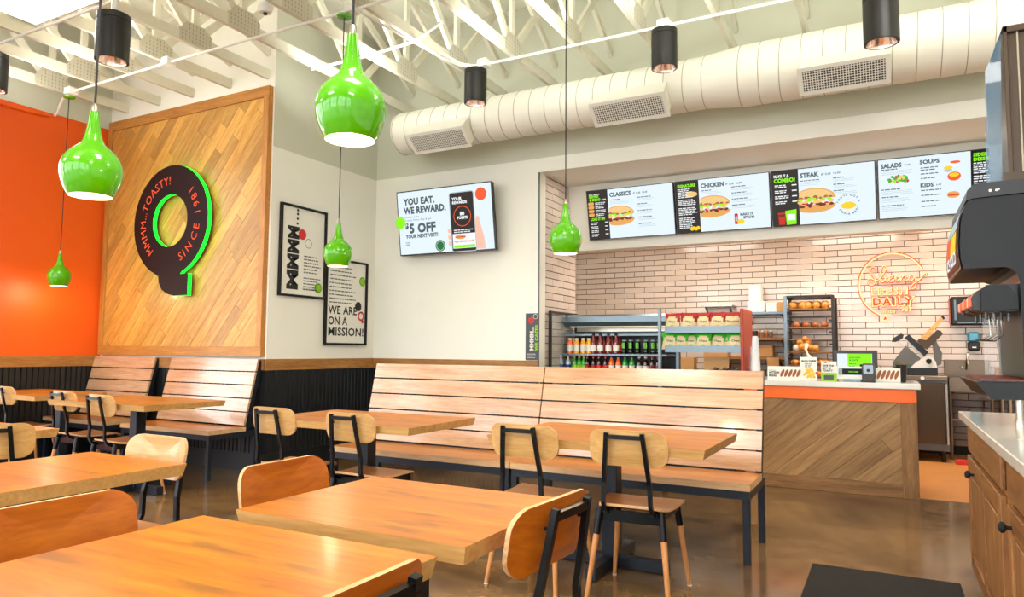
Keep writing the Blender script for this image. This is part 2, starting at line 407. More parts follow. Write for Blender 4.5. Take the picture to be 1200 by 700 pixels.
# ------------------------------------------------------------------ lettering from the built-in typeface, glyph by glyph
GL = {}
def make_glyphs(chars):
    cu = bpy.data.curves.new('tmp', 'FONT'); o = bpy.data.objects.new('tmp', cu); C.objects.link(o); cu.resolution_u = 2
    vl = bpy.context.view_layer
    def width(s):
        cu.body = s; vl.update(); me = bpy.data.meshes.new_from_object(o.evaluated_get(bpy.context.evaluated_depsgraph_get()))
        xs = [v.co.x for v in me.vertices]; r = max(xs) - min(xs) if xs else 0; bpy.data.meshes.remove(me); return r
    w0 = width('HH')
    for ch in chars:
        adv = width('H' + ch + 'H') - w0 if ch != ' ' else width('H H') - w0
        for st, off in (('r', 0.0), ('b', .022), ('x', .05)):
            cu.offset = off; cu.body = ch; vl.update()
            me = bpy.data.meshes.new_from_object(o.evaluated_get(bpy.context.evaluated_depsgraph_get()))
            GL[(st, ch)] = ([(v.co.x, v.co.y) for v in me.vertices], [tuple(p.vertices) for p in me.polygons], adv); bpy.data.meshes.remove(me)
        cu.offset = 0
    bpy.data.objects.remove(o); bpy.data.curves.remove(cu)
make_glyphs("ABCDEFGHIJKLMNOPQRSTUVWXYZabcdefghijklmnopqrstuvwxyz0123456789.,!?$&'\"-:+")
def text_w(s, h, st='b', sp=.02):
    return sum((GL[(st, c)][2] if c != ' ' else .3) + sp for c in s) * h / .73
def text(mb, s, T, u, v, h, mat, st='b', d=.0012, w=None, align='l', sp=.02, rot=0, slant=0):
    """letters of cap height h with baseline at (u,v) on the plane T(u,v,depth); w squeezes to a width"""
    k = h / .73; tw = text_w(s, h, st, sp); sx = (w / tw) if w else 1.0; tw *= sx
    x = -tw / 2 if align == 'c' else (-tw if align == 'r' else 0); cr, sr = math.cos(rot), math.sin(rot)
    for c in s:
        if c == ' ': x += (.3 + sp) * k * sx; continue
        vs, fs, adv = GL[(st, c)]
        P = [(x + (a + slant * b_) * k * sx, b_ * k) for a, b_ in vs]
        mb.add([T(u + p * cr - q * sr, v + p * sr + q * cr, d) for p, q in P], fs, mat); x += (adv + sp) * k * sx
def plane(o, ux, uy):
    o = Vector(o); ux = Vector(ux).normalized(); uy = Vector(uy).normalized(); n = ux.cross(uy)
    return lambda u, v, d=0: o + ux * u + uy * v + n * d
def flat(mb, poly, T, mat, d=.0008): mb.add([T(u, v, d) for u, v in poly], [tuple(range(len(poly)))], mat)
def rect(mb, T, u0, v0, u1, v1, mat, d=.0008): flat(mb, [(u0, v0), (u1, v0), (u1, v1), (u0, v1)], T, mat, d)
def disc(mb, T, u, v, r, mat, d=.0008, n=20, ry=None, jit=0, a0=0, a1=2 * PI):
    ry = ry or r; flat(mb, [(u + r * math.cos(a0 + (a1 - a0) * i / n) * (1 + random.uniform(-jit, jit)), v + ry * math.sin(a0 + (a1 - a0) * i / n) * (1 + random.uniform(-jit, jit))) for i in range(n)], T, mat, d)
def ring(mb, T, u, v, r0, r1, mat, d=.0008, n=28, a0=0, a1=2 * PI):
    vs = []; k = n + 1
    for i in range(k):
        a = a0 + (a1 - a0) * i / n; vs += [T(u + r0 * math.cos(a), v + r0 * math.sin(a), d), T(u + r1 * math.cos(a), v + r1 * math.sin(a), d)]
    mb.add(vs, [(2 * i, 2 * i + 1, 2 * i + 3, 2 * i + 2) for i in range(n)], mat)
def lines(mb, T, u0, v0, w, n, gap, h, mat, seed=1, d=.001):
    """rows of small unreadable print as word-sized dashes"""
    rr = random.Random(seed)
    for i in range(n):
        x = 0; end = w * rr.uniform(.7, 1)
        while x < end:
            ww = min(rr.uniform(1.5, 5) * h, end - x)
            if ww > h * .6: rect(mb, T, u0 + x, v0 - i * gap, u0 + x + ww, v0 - i * gap + h, mat, d)
            x += ww + h * .7

# ================================================================== THE SETTING
XL, YQ, XP, YT, XA, YB = -8.1, 4.97, -5.4, 6.6, -3.21, 10.0     # orange wall, panel wall, poster wall, TV wall, alcove side, kitchen back
XR, ZC = 2.4, 4.95
def shell(name, boxes):
    mb = MB()
    for q in boxes: mb.box(*q)
    return struct(mb.build(name))
shell('floor', [(XL - .3, XR + .3, FY - .3, 6.83, -.1, 0, 'floor_concrete')])
shell('floor_kitchen', [(-6, XR + .3, 6.83, YB + .3, -.1, -.002, 'floor_kitchen')])
shell('ceiling', [(XL - .3, XR + .3, FY - .3, YB + .3, ZC, ZC + .1, 'deck_white')])
ys_ = [FY - .2] + [q for w in LEFT_WINDOWS for q in w] + [YQ + .2]
wl = shell('wall_left', [(XL - .2, XL, FY - .2, YQ + .2, 3.78, ZC, 'wall_greige'), (XL - .2, XL, FY - .2, YQ + .2, 0, WZ0, 'wall_orange'), (XL - .2, XL, FY - .2, YQ + .2, WZ1, 3.78, 'wall_orange')]
           + [(XL - .2, XL, ys_[i], ys_[i + 1], WZ0, WZ1, 'wall_orange') for i in range(0, len(ys_), 2)])
for i, (a, b) in enumerate(LEFT_WINDOWS):
    mb = MB(); ym = (a + b) / 2
    for y0, y1 in ((a, a + .06), (b - .06, b), (ym - .03, ym + .03)): mb.box(XL - .14, XL - .06, y0, y1, WZ0, WZ1, 'window_frame')
    for z0 in (WZ0, 2.5, WZ1 - .06): mb.box(XL - .14, XL - .06, a, b, z0, z0 + .06, 'window_frame')
    w = struct(mb.build('window_%d' % (i + 6)))
    one('box', XL - .105, XL - .1, a + .05, b - .05, WZ0 + .05, WZ1 - .05, 'glass', name='pane', parent=w)
wq = shell('wall_panelled', [(XL, XP - .002, YQ, YQ + .2, 0, ZC, 'wall_cream')])
wp = shell('wall_poster', [(XP - .2, XP, YQ + .002, YT + .2, 0, 3.235, 'wall_cream'), (XP - .2, XP, YQ + .002, YT + .2, 3.235, ZC, 'wall_greige')])
wt = shell('wall_back', [(XP, XA, YT, YT + .15, 0, 3.24, 'wall_cream'), (XP, XR, YT, YT + .15, 3.24, ZC, 'wall_greige'), (XA, XR, YT, YT + .15, 3.09, 3.24, 'wall_cream')])
shell('wall_right', [(XR, XR + .2, FY - .2, YB + .2, 0, ZC, 'wall_cream')])
# kitchen: alcove side pier, lowered soffit, sloping menu bulkhead, back wall
ws = shell('wall_alcove', [(XA - .15, XA - .012, YT + .15, 7.58, 0, 3.09, 'grout')])
wk = shell('wall_kitchen', [(-6, XR, YB, YB + .2, 0, 3.2, 'grout')])
shell('wall_kitchen_left', [(-6.1, -6, 6.75, YB, 0, 3.2, 'wall_cream')])
shell('ceiling_alcove', [(XA - .15, XR, YT + .15, 7.6, 3.09, 3.2, 'wall_cream')])
shell('ceiling_kitchen', [(-6, XR, 7.6, YB, 2.95, 3.1, 'wall_cream')])
mb = MB(); T = lambda u, v, d: Vector((d, u, v))
mb.prism([(7.37, 3.095), (7.52, 2.36), (7.66, 2.36), (7.66, 3.095)], T, XA - .15, XR, 'wall_cream'); struct(mb.build('wall_bulkhead'))
# front wall with its windows
mb = MB(); xs = [XL - .2] + [q for w in FRONT_WINDOWS for q in w] + [XR + .2]
mb.box(XL - .2, XR + .2, FY - .2, FY, 0, WZ0, 'wall_cream'); mb.box(XL - .2, XR + .2, FY - .2, FY, WZ1, ZC, 'wall_greige')
for i in range(0, len(xs), 2): mb.box(xs[i], xs[i + 1], FY - .2, FY, WZ0, WZ1, 'wall_cream')
struct(mb.build('wall_front'))
for i, (a, b) in enumerate(FRONT_WINDOWS):
    mb = MB(); xm = (a + b) / 2
    for x0, x1 in ((a, a + .06), (b - .06, b), (xm - .03, xm + .03)): mb.box(x0, x1, FY - .14, FY - .06, WZ0, WZ1, 'window_frame')
    for z0 in (WZ0, 2.5, WZ1 - .06): mb.box(a, b, FY - .14, FY - .06, z0, z0 + .06, 'window_frame')
    w = struct(mb.build('window_%d' % (i + 1)))
    one('box', a + .05, b - .05, FY - .105, FY - .1, WZ0 + .05, WZ1 - .05, 'glass', name='pane', parent=w)
shell('ground_outside', [(-40, 24, -40, 14, -.35, -.25, 'asphalt')])

# beadboard wainscot (narrow beads joined into one panel per wall) and oak chair rails
def beadboard(name, parent, T, length, z0, z1, pitch=.0575):
    prof = []; n = int(length / pitch)
    for i in range(n):
        u = i * pitch; prof += [(u, .012), (u + pitch * .72, .012), (u + pitch * .8, .002), (u + pitch * .88, .016), (u + pitch * .95, .002)]
    prof.append((length, .012)); mb = MB(); k = len(prof)
    vs = [T(u, z0, d) for u, d in prof] + [T(u, z1, d) for u, d in prof]
    mb.add(vs, [(i, i + 1, k + i + 1, k + i) for i in range(k - 1)], 'black_bead')
    o = mb.build(name, parent); o['kind'] = 'stuff'; return o
def wall_dress(wall, T, length, rail_mat, rail0=0):
    beadboard('beadboard', wall, T, length, .17, .99)
    for nm, z0, z1, d, m_ in (('baseboard_panel', 0, .17, .016, 'black_bead'), ('chair_rail', .985, 1.095, .028, rail_mat)):
        mb = MB(); vs = [T(u, z, dd) for u in (rail0, length) for z in (z0, z1) for dd in (0, d)]
        mb.add(vs, [(0, 1, 3, 2), (4, 6, 7, 5), (0, 4, 5, 1), (2, 3, 7, 6), (1, 5, 7, 3)], m_); mb.build(nm, wall)
wall_dress(wl, lambda u, v, d: (XL + d, 3.56 + u, v), YQ - 3.56, 'trim_oak_y')
wall_dress(wq, lambda u, v, d: (XL + u, YQ - d, v), XP - XL + .011, 'trim_oak')
wall_dress(wp, lambda u, v, d: (XP + d, YQ + u - .014, v), YT - YQ + .014, 'trim_oak_y', -.014)
wall_dress(wt, lambda u, v, d: (XP + u, YT - d, v), XA - XP, 'trim_oak')

# glazed brick-bond tiles
TW, TH, TG = .305, .0785, .0062
def tile_proto():
    mb = MB(); w, h, c = (TW - TG) / 2, (TH - TG) / 2, .003
    vs = []
    for x, z in ((-w, -h), (w, -h), (w, h), (-w, h)): vs.append((x, 0, z))
    for x, z in ((-w, -h), (w, -h), (w, h), (-w, h)): vs.append((x, -.008, z))
    for x, z in ((-w + c, -h + c), (w - c, -h + c), (w - c, h - c), (-w + c, h - c)): vs.append((x, -.011, z))
    fs = [(8, 9, 10, 11)]
    for i in range(4): j = (i + 1) % 4; fs += [(i, j, 4 + j, 4 + i), (4 + i, 4 + j, 8 + j, 8 + i)]
    mb.add(vs, fs, 'tile_glaze'); return mb
tp = tile_proto(); tmesh = None; tcut = MB(); rest = MB(); nt_ = 0
x0b = -4.66
for r in range(1, 36):
    zc = .02 + (r + .5) * TH; off = (r % 2) * TW / 2
    for c_ in range(-1, 24):
        xc = x0b + (c_ + .5) * TW + off
        if xc > XR - .1: continue
        if 1.32 < zc < 2.72 and -4.1 < xc < 1.2:
            if tmesh is None: o = tp.build('tile', wk); tmesh = o.data
            else: o = bpy.data.objects.new('tile', tmesh); C.objects.link(o); o.parent = wk
            o.location = (xc, YB, zc); nt_ += 1
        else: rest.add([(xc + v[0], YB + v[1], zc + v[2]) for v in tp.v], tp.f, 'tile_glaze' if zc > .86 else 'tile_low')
o = rest.build('tile_field', wk); o['kind'] = 'stuff'
rest = MB()
for r in range(0, 39):
    zc = .02 + (r + .5) * TH; off = (r % 2) * TW / 2
    for c_ in range(-1, 4):
        a = max(YT + .004, YT + .03 + c_ * TW + off); b = min(7.58, YT + .03 + (c_ + 1) * TW + off)
        if b - a < .03: continue
        k = (b - a - TG) / (TW - TG); full = abs(k - 1) < .02
        if zc < 1.0:
            rest.add([(XA - .012 - v[1], (a + b) / 2 + v[0] * k, zc + v[2]) for v in tp.v], tp.f, 'tile_glaze'); continue
        o = bpy.data.objects.new('tile', tmesh); C.objects.link(o); o.parent = ws
        o.rotation_euler = (0, 0, PI / 2); o.location = (XA - .012, (a + b) / 2, zc); o.scale = (k, 1, 1)
o = rest.build('tile_field', ws); o['kind'] = 'stuff'
one('box', XA - .014, XA + .004, YT - .004, YT + .004, 0, 3.09, 'steel_dark', name='edge_trim', parent=ws)

# wood clad panel of diagonal planks with its frame
def clip(poly, x0, x1, y0, y1):
    for ax, val, sgn in ((0, x0, 1), (0, x1, -1), (1, y0, 1), (1, y1, -1)):
        out = []
        for i in range(len(poly)):
            p, q = poly[i], poly[(i + 1) % len(poly)]; ip = (p[ax] - val) * sgn >= 0; iq = (q[ax] - val) * sgn >= 0
            if ip: out.append(p)
            if ip != iq:
                t = (val - p[ax]) / (q[ax] - p[ax]); out.append((p[0] + (q[0] - p[0]) * t, p[1] + (q[1] - p[1]) * t))
        poly = out
        if not poly: return []
    return poly
def plank_field(parent, x0, x1, z0, z1, T, ang, w, lmin, lmax, mat, depth=.012, seed=3, minarea=.0015):
    rr = random.Random(seed); ca, sa = math.cos(ang), math.sin(ang); cx, cz = (x0 + x1) / 2, (z0 + z1) / 2
    R_ = math.hypot(x1 - x0, z1 - z0) / 2 + w; n = int(R_ / w) + 1
    for i in range(-n, n + 1):
        s_ = -R_ + rr.uniform(-lmax, 0)
        while s_ < R_:
            l = rr.uniform(lmin, lmax); g = .0015
            q = [(s_ + g, i * w + g), (s_ + l - g, i * w + g), (s_ + l - g, (i + 1) * w - g), (s_ + g, (i + 1) * w - g)]
            poly = clip([(cx + a * ca - b * sa, cz + a * sa + b * ca) for a, b in q], x0, x1, z0, z1); s_ += l
            if len(poly) < 3: continue
            ar = abs(sum(poly[k][0] * poly[(k + 1) % len(poly)][1] - poly[(k + 1) % len(poly)][0] * poly[k][1] for k in range(len(poly)))) / 2
            if ar < minarea: continue
            mx_, mz_ = sum(p[0] for p in poly) / len(poly), sum(p[1] for p in poly) / len(poly)
            # mesh in a frame whose x runs along the plank
            pl = [((p[0] - mx_) * ca + (p[1] - mz_) * sa, -(p[0] - mx_) * sa + (p[1] - mz_) * ca) for p in poly]
            mb = MB(); dd = depth + rr.uniform(-.0012, .0012)
            mb.prism(pl, lambda u, v, d: Vector((u, -d, v)), 0, dd, mat, back=False)
            o = mb.build('plank', parent); o.location = T(mx_, mz_); o.rotation_euler = (0, -ang, 0)
PX0, PX1, PZ0, PZ1 = -8.06, -5.42, 1.115, 3.85
pan = thing('wood_panel', 'tall oak wall panel of diagonal planks behind the round dark sign', 'wall panel', (-6.74, 4.95, PZ0))
def rel(o, parent): o.parent = parent; o.matrix_parent_inverse = Matrix.Translation(-parent.location); return o
E_ = bpy.data.objects
def framed(parent, before):
    for o in [q for q in bpy.data.objects if q.parent is None and q.name not in before]: rel(o, parent)
def snapshot(): return {q.name for q in bpy.data.objects}
sn = snapshot()
one('box', PX0, PX1, 4.945, 4.97, PZ0, PZ1, 'frame_oak', name='backing')
plank_field(None, PX0 + .07, PX1 - .07, PZ0 + .1, PZ1 - .11, lambda a, b: (a, 4.945, b), math.radians(50), .125, .5, 1.4, 'panel_plank')
one('box', PX0, PX1, 4.915, 4.945, PZ0, PZ0 + .1, 'frame_oak', name='bottom_rail', b=.002)
one('box', PX0, PX1, 4.915, 4.945, PZ1 - .11, PZ1, 'frame_oak', name='top_rail', b=.002)
one('box', PX0, PX0 + .07, 4.91, 4.9449, PZ0 + .1, PZ1 - .11, 'frame_oak_v', name='stile', b=.002)
one('box', PX1 - .07, PX1, 4.91, 4.9449, PZ0 + .1, PZ1 - .11, 'frame_oak_v', name='stile', b=.002)
framed(pan, sn)

# roof trusses: chords, vertical and diagonal webs, punched nail plates
TRX = [-7.79, -7.22, -6.65, -6.06, -5.5, -4.87, -4.24, -3.63, -3.02, -2.41, -1.8, -1.17, -.55, .1, .75, 1.4, 2.0]
ZB, ZT = 3.94, 4.88
def truss(yend):
    t = thing('roof_truss', 'x', 'roof truss', (0, 0, ZB))
    w = .038
    one('box', -w / 2, w / 2, FY + .02, yend, 0, .1, 'truss_paint', name='bottom_chord', parent=t)
    one('box', -w / 2, w / 2, FY + .02, yend, ZT - ZB - .09, ZT - ZB, 'truss_paint', name='top_chord', parent=t)
    H = ZT - ZB; nodes = [y for y in (5.6, 4.1, 2.6, 1.1, -.4, -1.9) if y < yend - .3]
    for y in nodes:
        one('bar', (0, y, .09), (0, y, H - .08), .06, .036, 'truss_paint', up=(1, 0, 0), name='web', parent=t)
        for dy in (-.75, .75):
            if y + dy > yend - .1:
                continue
            one('bar', (.001 * dy, y + .04 * (1 if dy > 0 else -1), .09), (.001 * dy, y + dy, H - .06), .07, .036, 'truss_paint', up=(1, 0, 0), name='web', parent=t)
    one('bar', (0, yend, .27), (0, nodes[0] - (.0 if yend - nodes[0] > .95 else .75) + (.0), H - .06), .07, .036, 'truss_paint', up=(1, 0, 0), name='web', parent=t)
    for y in nodes:
        if y < 2 and yend < 5: continue
        mb = MB(); pts = [(y - .17, .0), (y + .15, .0), (y + .17, .05), (y + .17, .14), (y + .08, .2), (y - .1, .2), (y - .17, .1)]
        for sx in (-1, 1):
            mb.prism(pts[::sx], lambda u, v, d, sx=sx: Vector((sx * (.0195 + d), u, v + .0)), 0, .0015, 'plate_metal')
            for i in range(9):
                for j in range(5):
                    u, v = y - .145 + i * .036, .02 + j * .036
                    if (i < 2 and j > 2) or (i > 6 and j > 3): continue
                    q = [(u, v), (u + .008, v), (u + .008, v + .02), (u, v + .02)]
                    mb.add([(sx * .0216, a, b) for a, b in q[::sx]], [(0, 1, 2, 3)], 'plate_slot')
        mb.build('nail_plate', t)
    return t
tq = truss(YQ); tt = truss(YT)
uq = ut = False
for i, x in enumerate(TRX):
    lab = 'white open web roof truss, %s of those meeting the %s' % ((ORD[i], 'oak-panelled wall') if x < XP else (ORD[i - 5], 'duct wall'))
    src = tq if x < XP else tt
    if (x < XP and not uq) or (x > XP and not ut):
        src.location.x = x; src['label'] = lab
        if x < XP: uq = True
        else: ut = True
        src['group'] = 'open web roof trusses'
    else: clone(src, (x, 0, ZB), 0, lab)

# ================================================================== OVERHEAD: duct, registers, conduits, lamps
ZD = 3.6
d = thing('air_duct', 'large white spiral air duct running above the menu opening', 'duct', (0, 6.2, ZD))
mb = MB(); prof = [(-4.74, 0.02), (-4.74, .2), (-4.72, .225)]
def seg(x0, x1, r0, r1):
    n = max(1, int((x1 - x0) / .16)); L_ = (x1 - x0) / n
    for i in range(n):
        a = x0 + i * L_; ra = r0 + (r1 - r0) * i / n; prof.extend([(a, ra), (a + L_ - .012, r0 + (r1 - r0) * (i + .93) / n)])
        seams.append((a, ra))
seams = []
seg(-4.7, -1.36, .228, .228); seg(-1.36, -1.05, .228, .262); seg(-1.05, XR, .262, .262); prof.append((XR - .01, .262))
vs = []; n = 40
for x, r in prof:
    for j in range(n): a = 2 * PI * j / n; vs.append((x, -r * math.cos(a), r * math.sin(a)))
mb.add(vs, [(i * n + j, (i + 1) * n + j, (i + 1) * n + (j + 1) % n, i * n + (j + 1) % n) for i in range(len(prof) - 1) for j in range(n)], 'duct_paint')
mb.build('duct_shell', d, 50)
mb = MB()
for x, r in seams:
    mb.tube([(x + .012 * math.sin(2 * PI * j / 32), (r + .001) * math.cos(2 * PI * j / 32), (r + .001) * math.sin(2 * PI * j / 32)) for j in range(32)], .0035, 'duct_seam', n=5, closed=True)
o = mb.build('duct_seam', d); o['kind'] = 'stuff'
for i, (x0, x1, lab) in enumerate(((-4.4, -3.7, 'white angled air register at the closed left end of the duct'), (-2.35, -1.64, 'white angled air register on the duct near its middle, above the first menu screen'),
                                   (-.575, .08, 'white angled air register on the thick right part of the duct'))):
    cx = (x0 + x1) / 2; t = bpy.data.objects.new('air_register', None); C.objects.link(t); t.parent = d; t.location = (cx, -.28, 3.36 - ZD); t['label'] = lab
    nrm = Vector((0, -.65, -.76)); T = plane((0, 0, 0), (1, 0, 0), nrm.cross(Vector((1, 0, 0)))); w, h = (x1 - x0) / 2, .125
    if T(0, 1).z < 0: T = plane((0, 0, 0), (1, 0, 0), -nrm.cross(Vector((1, 0, 0))))
    dn = 1 if (T(0, 0, 1) - T(0, 0, 0)).dot(nrm) > 0 else -1
    P = lambda u, v, dd: T(u, v, dd * dn)
    mb = MB(); mb.prism([(-w + .015, -h + .015), (w - .015, -h + .015), (w - .015, h - .015), (-w + .015, h - .015)], P, -.2, -.012, 'duct_paint'); mb.build('box', t)
    mb = MB()
    for a, b, c_, e in ((-w, -h, w, -h + .035), (-w, h - .035, w, h), (-w, -h + .035, -w + .035, h - .035), (w - .035, -h + .035, w, h - .035)):
        mb.prism([(a, b), (c_, b), (c_, e), (a, e)], P, -.012, 0, 'white_paint')
    mb.build('frame', t)
    mb = MB(); mb.prism([(-w + .035, -h + .035), (w - .035, -h + .035), (w - .035, h - .035), (-w + .035, h - .035)], P, -.011, -.009, 'grille_dark'); mb.build('backing', t)
    mb = MB(); u = -w + .045
    while u < w - .036:
        mb.prism([(u, -h + .035), (u + .006, -h + .035), (u + .006, h - .035), (u, h - .035)], P, -.008, -.001, 'white_paint'); u += .02
    v = -h + .05
    while v < h - .04:
        mb.prism([(-w + .035, v), (w - .035, v), (w - .035, v + .005), (-w + .035, v + .005)], P, -.009, -.004, 'white_paint'); v += .021
    o = mb.build('louvre', t); o['kind'] = 'stuff'
def jbox(mb, x, y, z): mb.box(x - .05, x + .05, y - .05, y + .05, z - .03, z + .04, 'white_paint', b=.004)
# conduits under the trusses, with junction boxes
def conduit(label, pts, boxes, r=.013, mat='white_paint'):
    t = thing('conduit', label, 'conduit', (0, 0, 0), group='painted electrical conduits')
    one('tube', pts, r, mat, name='pipe', parent=t, smooth=60)
    for b in boxes:
        mb = MB(); jbox(mb, *b); mb.build('junction_box', t)
    return t
conduit('white conduit with boxes crossing over the green pendants near the oak panel', [(-8.02, 4.28, 3.74), (-7.97, 4.28, 3.76), (-7.9, 4.27, 3.85), (-7.8, 4.25, 3.91), (-7.6, 4.23, 3.925), (-6.0, 4.2, 3.925), (-3.0, 4.2, 3.925), (2.2, 4.2, 3.925)],
        [(-7.62, 4.22, 3.92), (-6.0, 4.2, 3.925), (-3.72, 4.2, 3.925), (-1.93, 4.2, 3.925)])
one('tube', [(-8.075, 3.0, 3.72), (-8.075, 4.0, 3.72), (-8.05, 4.25, 3.735)], .014, 'wall_orange', name='wall_conduit', smooth=60)
tag(bpy.data.objects['wall_conduit'], 'orange painted conduit run along the top of the orange wall', 'conduit')
conduit('second white conduit crossing the top left corner above the dark downlights', [(-8.05, 3.23, 3.925), (-5.2, 3.22, 3.925), (2.2, 3.22, 3.925)], [(-4.6, 3.22, 3.925)])
conduit('white conduit in front of the duct carrying the row of black downlights', [(-3.55, 5.2, 3.925), (-3.52, 5.5, 3.925), (-3.42, 5.6, 3.925), (-3.2, 5.62, 3.925), (-1.0, 5.62, 3.925), (2.2, 5.62, 3.925)], [(-3.33, 5.62, 3.93), (-1.58, 5.62, 3.93)])
conduit('short white conduit branch joining the pendant run to the duct row', [(-4.88, 4.95, 3.925), (-4.2, 4.95, 3.925), (-3.6, 4.9, 3.925), (-3.2, 4.7, 3.925)], [])
conduit('white conduit bending down from the big pendant to the duct row', [(-3.66, 4.24, 3.9), (-3.6, 4.8, 3.895), (-3.56, 5.2, 3.89), (-3.5, 5.45, 3.885), (-3.44, 5.52, 3.885)], [], r=.01)
s_ = thing('smoke_detector', 'small white ceiling sensor under the trusses left of the big green pendant', 'sensor', (-4.32, 3.85, 3.9))
one('lathe', [(.02, .045), (.055, .045), (.06, .02), (.045, -.02), (.0, -.022)], 'white_plastic', name='housing', parent=s_, smooth=40)
one('lathe', [(.018, -.022), (.014, -.035), (0, -.036)], 'lamp_black', name='lens', parent=s_, smooth=40)
# black cylinder downlights
def downlight(x, y, zb, label, h=.32, r=.106, ztop=3.9):
    t = thing('cylinder_downlight', label, 'ceiling light', (x, y, zb), group='black cylinder downlights')
    mb = MB(); mb.lathe([(r - .012, 0), (r, 0), (r, h - .05), (r - .004, h - .048), (r - .004, h - .043), (r, h - .041), (r, h), (0.02, h)], 'lamp_black', n=32)
    mb.build('housing', t, 40)
    one('lathe', [(r - .012, 0), (r - .018, .02), (r - .03, .09), (.055, .13)], 'copper', name='reflector', parent=t, smooth=60)
    one('lathe', [(.056, .128), (.0, .135)], 'bulb', name='bulb', parent=t)
    if ztop - zb > h: one('tube', [(0, 0, h), (0, 0, ztop - zb)], .02, 'white_paint', name='stem', parent=t)
    one('lathe', [(r * .6, h), (r * .6, h + .02), (0, h + .02)], 'lamp_black', name='canopy', parent=t)
    l = bpy.data.lights.new('downlight_lamp', 'SPOT'); l.energy = 45; l.spot_size = math.radians(85); l.spot_blend = .7; l.color = (1, .86, .68); l.shadow_soft_size = .05
    o = bpy.data.objects.new('downlight_lamp', l); o.location = (0, 0, .02); C.objects.link(o); o.parent = t
downlight(-3.38, 5.55, 3.53, 'black cylinder downlight hanging just above the left end of the duct')
downlight(-1.56, 5.55, 3.53, 'black cylinder downlight in front of the middle of the duct')
downlight(.02, 5.0, 3.2, 'black cylinder downlight cut by the top edge, above the right-hand register', ztop=3.94)
downlight(-4.6, 2.8, 3.14, 'black cylinder downlight hanging above the left green pendant', ztop=3.94)
downlight(-6.74, 3.08, 3.4, 'black cylinder downlight cut by the left edge of the photo', ztop=3.94)
# green bottle-shaped pendants
def pendant(x, y, zb, label, r=.112):
    t = thing('pendant_lamp', label, 'pendant lamp', (x, y, zb), group='green glass pendants')
    k = r / .112
    prof = [(.078, 0), (.09, .02), (.104, .055), (.112, .095), (.108, .13), (.094, .162), (.068, .19), (.046, .21), (.034, .235), (.026, .27), (.02, .31), (.017, .345)]
    prof = [(a * k, b * k) for a, b in prof]; sm = []
    for i in range(len(prof) - 1):
        for q in range(3):
            p0, p1, p2, p3 = prof[max(0, i - 1)], prof[i], prof[i + 1], prof[min(len(prof) - 1, i + 2)]; u = q / 3
            sm.append(tuple(.5 * (2 * b_ + (c_ - a_) * u + (2 * a_ - 5 * b_ + 4 * c_ - d_) * u * u + (-a_ + 3 * b_ - 3 * c_ + d_) * u ** 3) for a_, b_, c_, d_ in zip(p0, p1, p2, p3)))
    sm.append(prof[-1]); one('lathe', sm, 'green_gloss', n=48, name='shade', parent=t, smooth=80)
    one('lathe', [(.078 * k, 0), (.088 * k, .022 * k), (.1 * k, .06 * k), (.104 * k, .095 * k), (.09 * k, .15 * k), (.03 * k, .2 * k)], 'lamp_inside', n=32, name='lining', parent=t, smooth=80)
    one('lathe', [(0, .02), (.024, .03), (.03, .055), (.02, .085), (.012, .1)], 'bulb', n=16, name='bulb', parent=t, smooth=80)
    one('lathe', [(.015, .34 * k), (.012, .375 * k), (.005, .38 * k)], 'stainless', n=16, name='cap', parent=t, smooth=60)
    one('tube', [(0, 0, .37 * k), (0, 0, 3.88 - zb)], .0045, 'cord_black', name='cord', parent=t, n=6)
    one('lathe', [(.008, -.012), (.055, -.008), (.06, .008), (.055, .014), (0, .014)], 'green_gloss', n=24, c=(0, 0, 3.878 - zb), name='canopy', parent=t, smooth=50)
    l = bpy.data.lights.new('pendant_lamp_light', 'POINT'); l.energy = 9; l.color = (1, .82, .55); l.shadow_soft_size = .04
    o = bpy.data.objects.new('pendant_lamp_light', l); o.location = (0, 0, -.01); C.objects.link(o); o.parent = t
pendant(-7.69, 4.24, 1.84, 'small green pendant lamp farthest left, hanging before the orange wall')
pendant(-3.8, 4.19, 1.85, 'small green pendant lamp hanging in front of the two framed posters')
pendant(-1.93, 4.38, 1.865, 'green pendant lamp hanging beside the left end of the menu screens')
pendant(-1.495, 1.69, 1.865, 'largest green pendant lamp, hanging at the top centre-left of the photo', .112)
pendant(-2.79, 1.64, 1.8, 'big green pendant lamp hanging in front of the orange wall and oak panel')
tp_ = thing('troffer', 'white square light panel between the trusses in the top left corner', 'ceiling light', (-6.02, 2.86, 3.93))
one('box', -.3, .62, -.55, .33, .0, .03, 'white_paint', name='frame', parent=tp_)
one('box', -.28, .6, -.53, .31, -.004, 0, 'troffer', name='diffuser', parent=tp_)

# ================================================================== WALL GRAPHICS
# round dark Q sign with green edge light
sg = thing('letter_q_sign', 'big round dark Q sign edge-lit green on the oak panel', 'sign', (-6.78, 4.875, 2.565))
RO, RI = .605, .285
outer = [(RO * math.cos(a), RO * math.sin(a)) for a in [math.radians(-52 - 5 * i) + 0 for i in range(0)]]
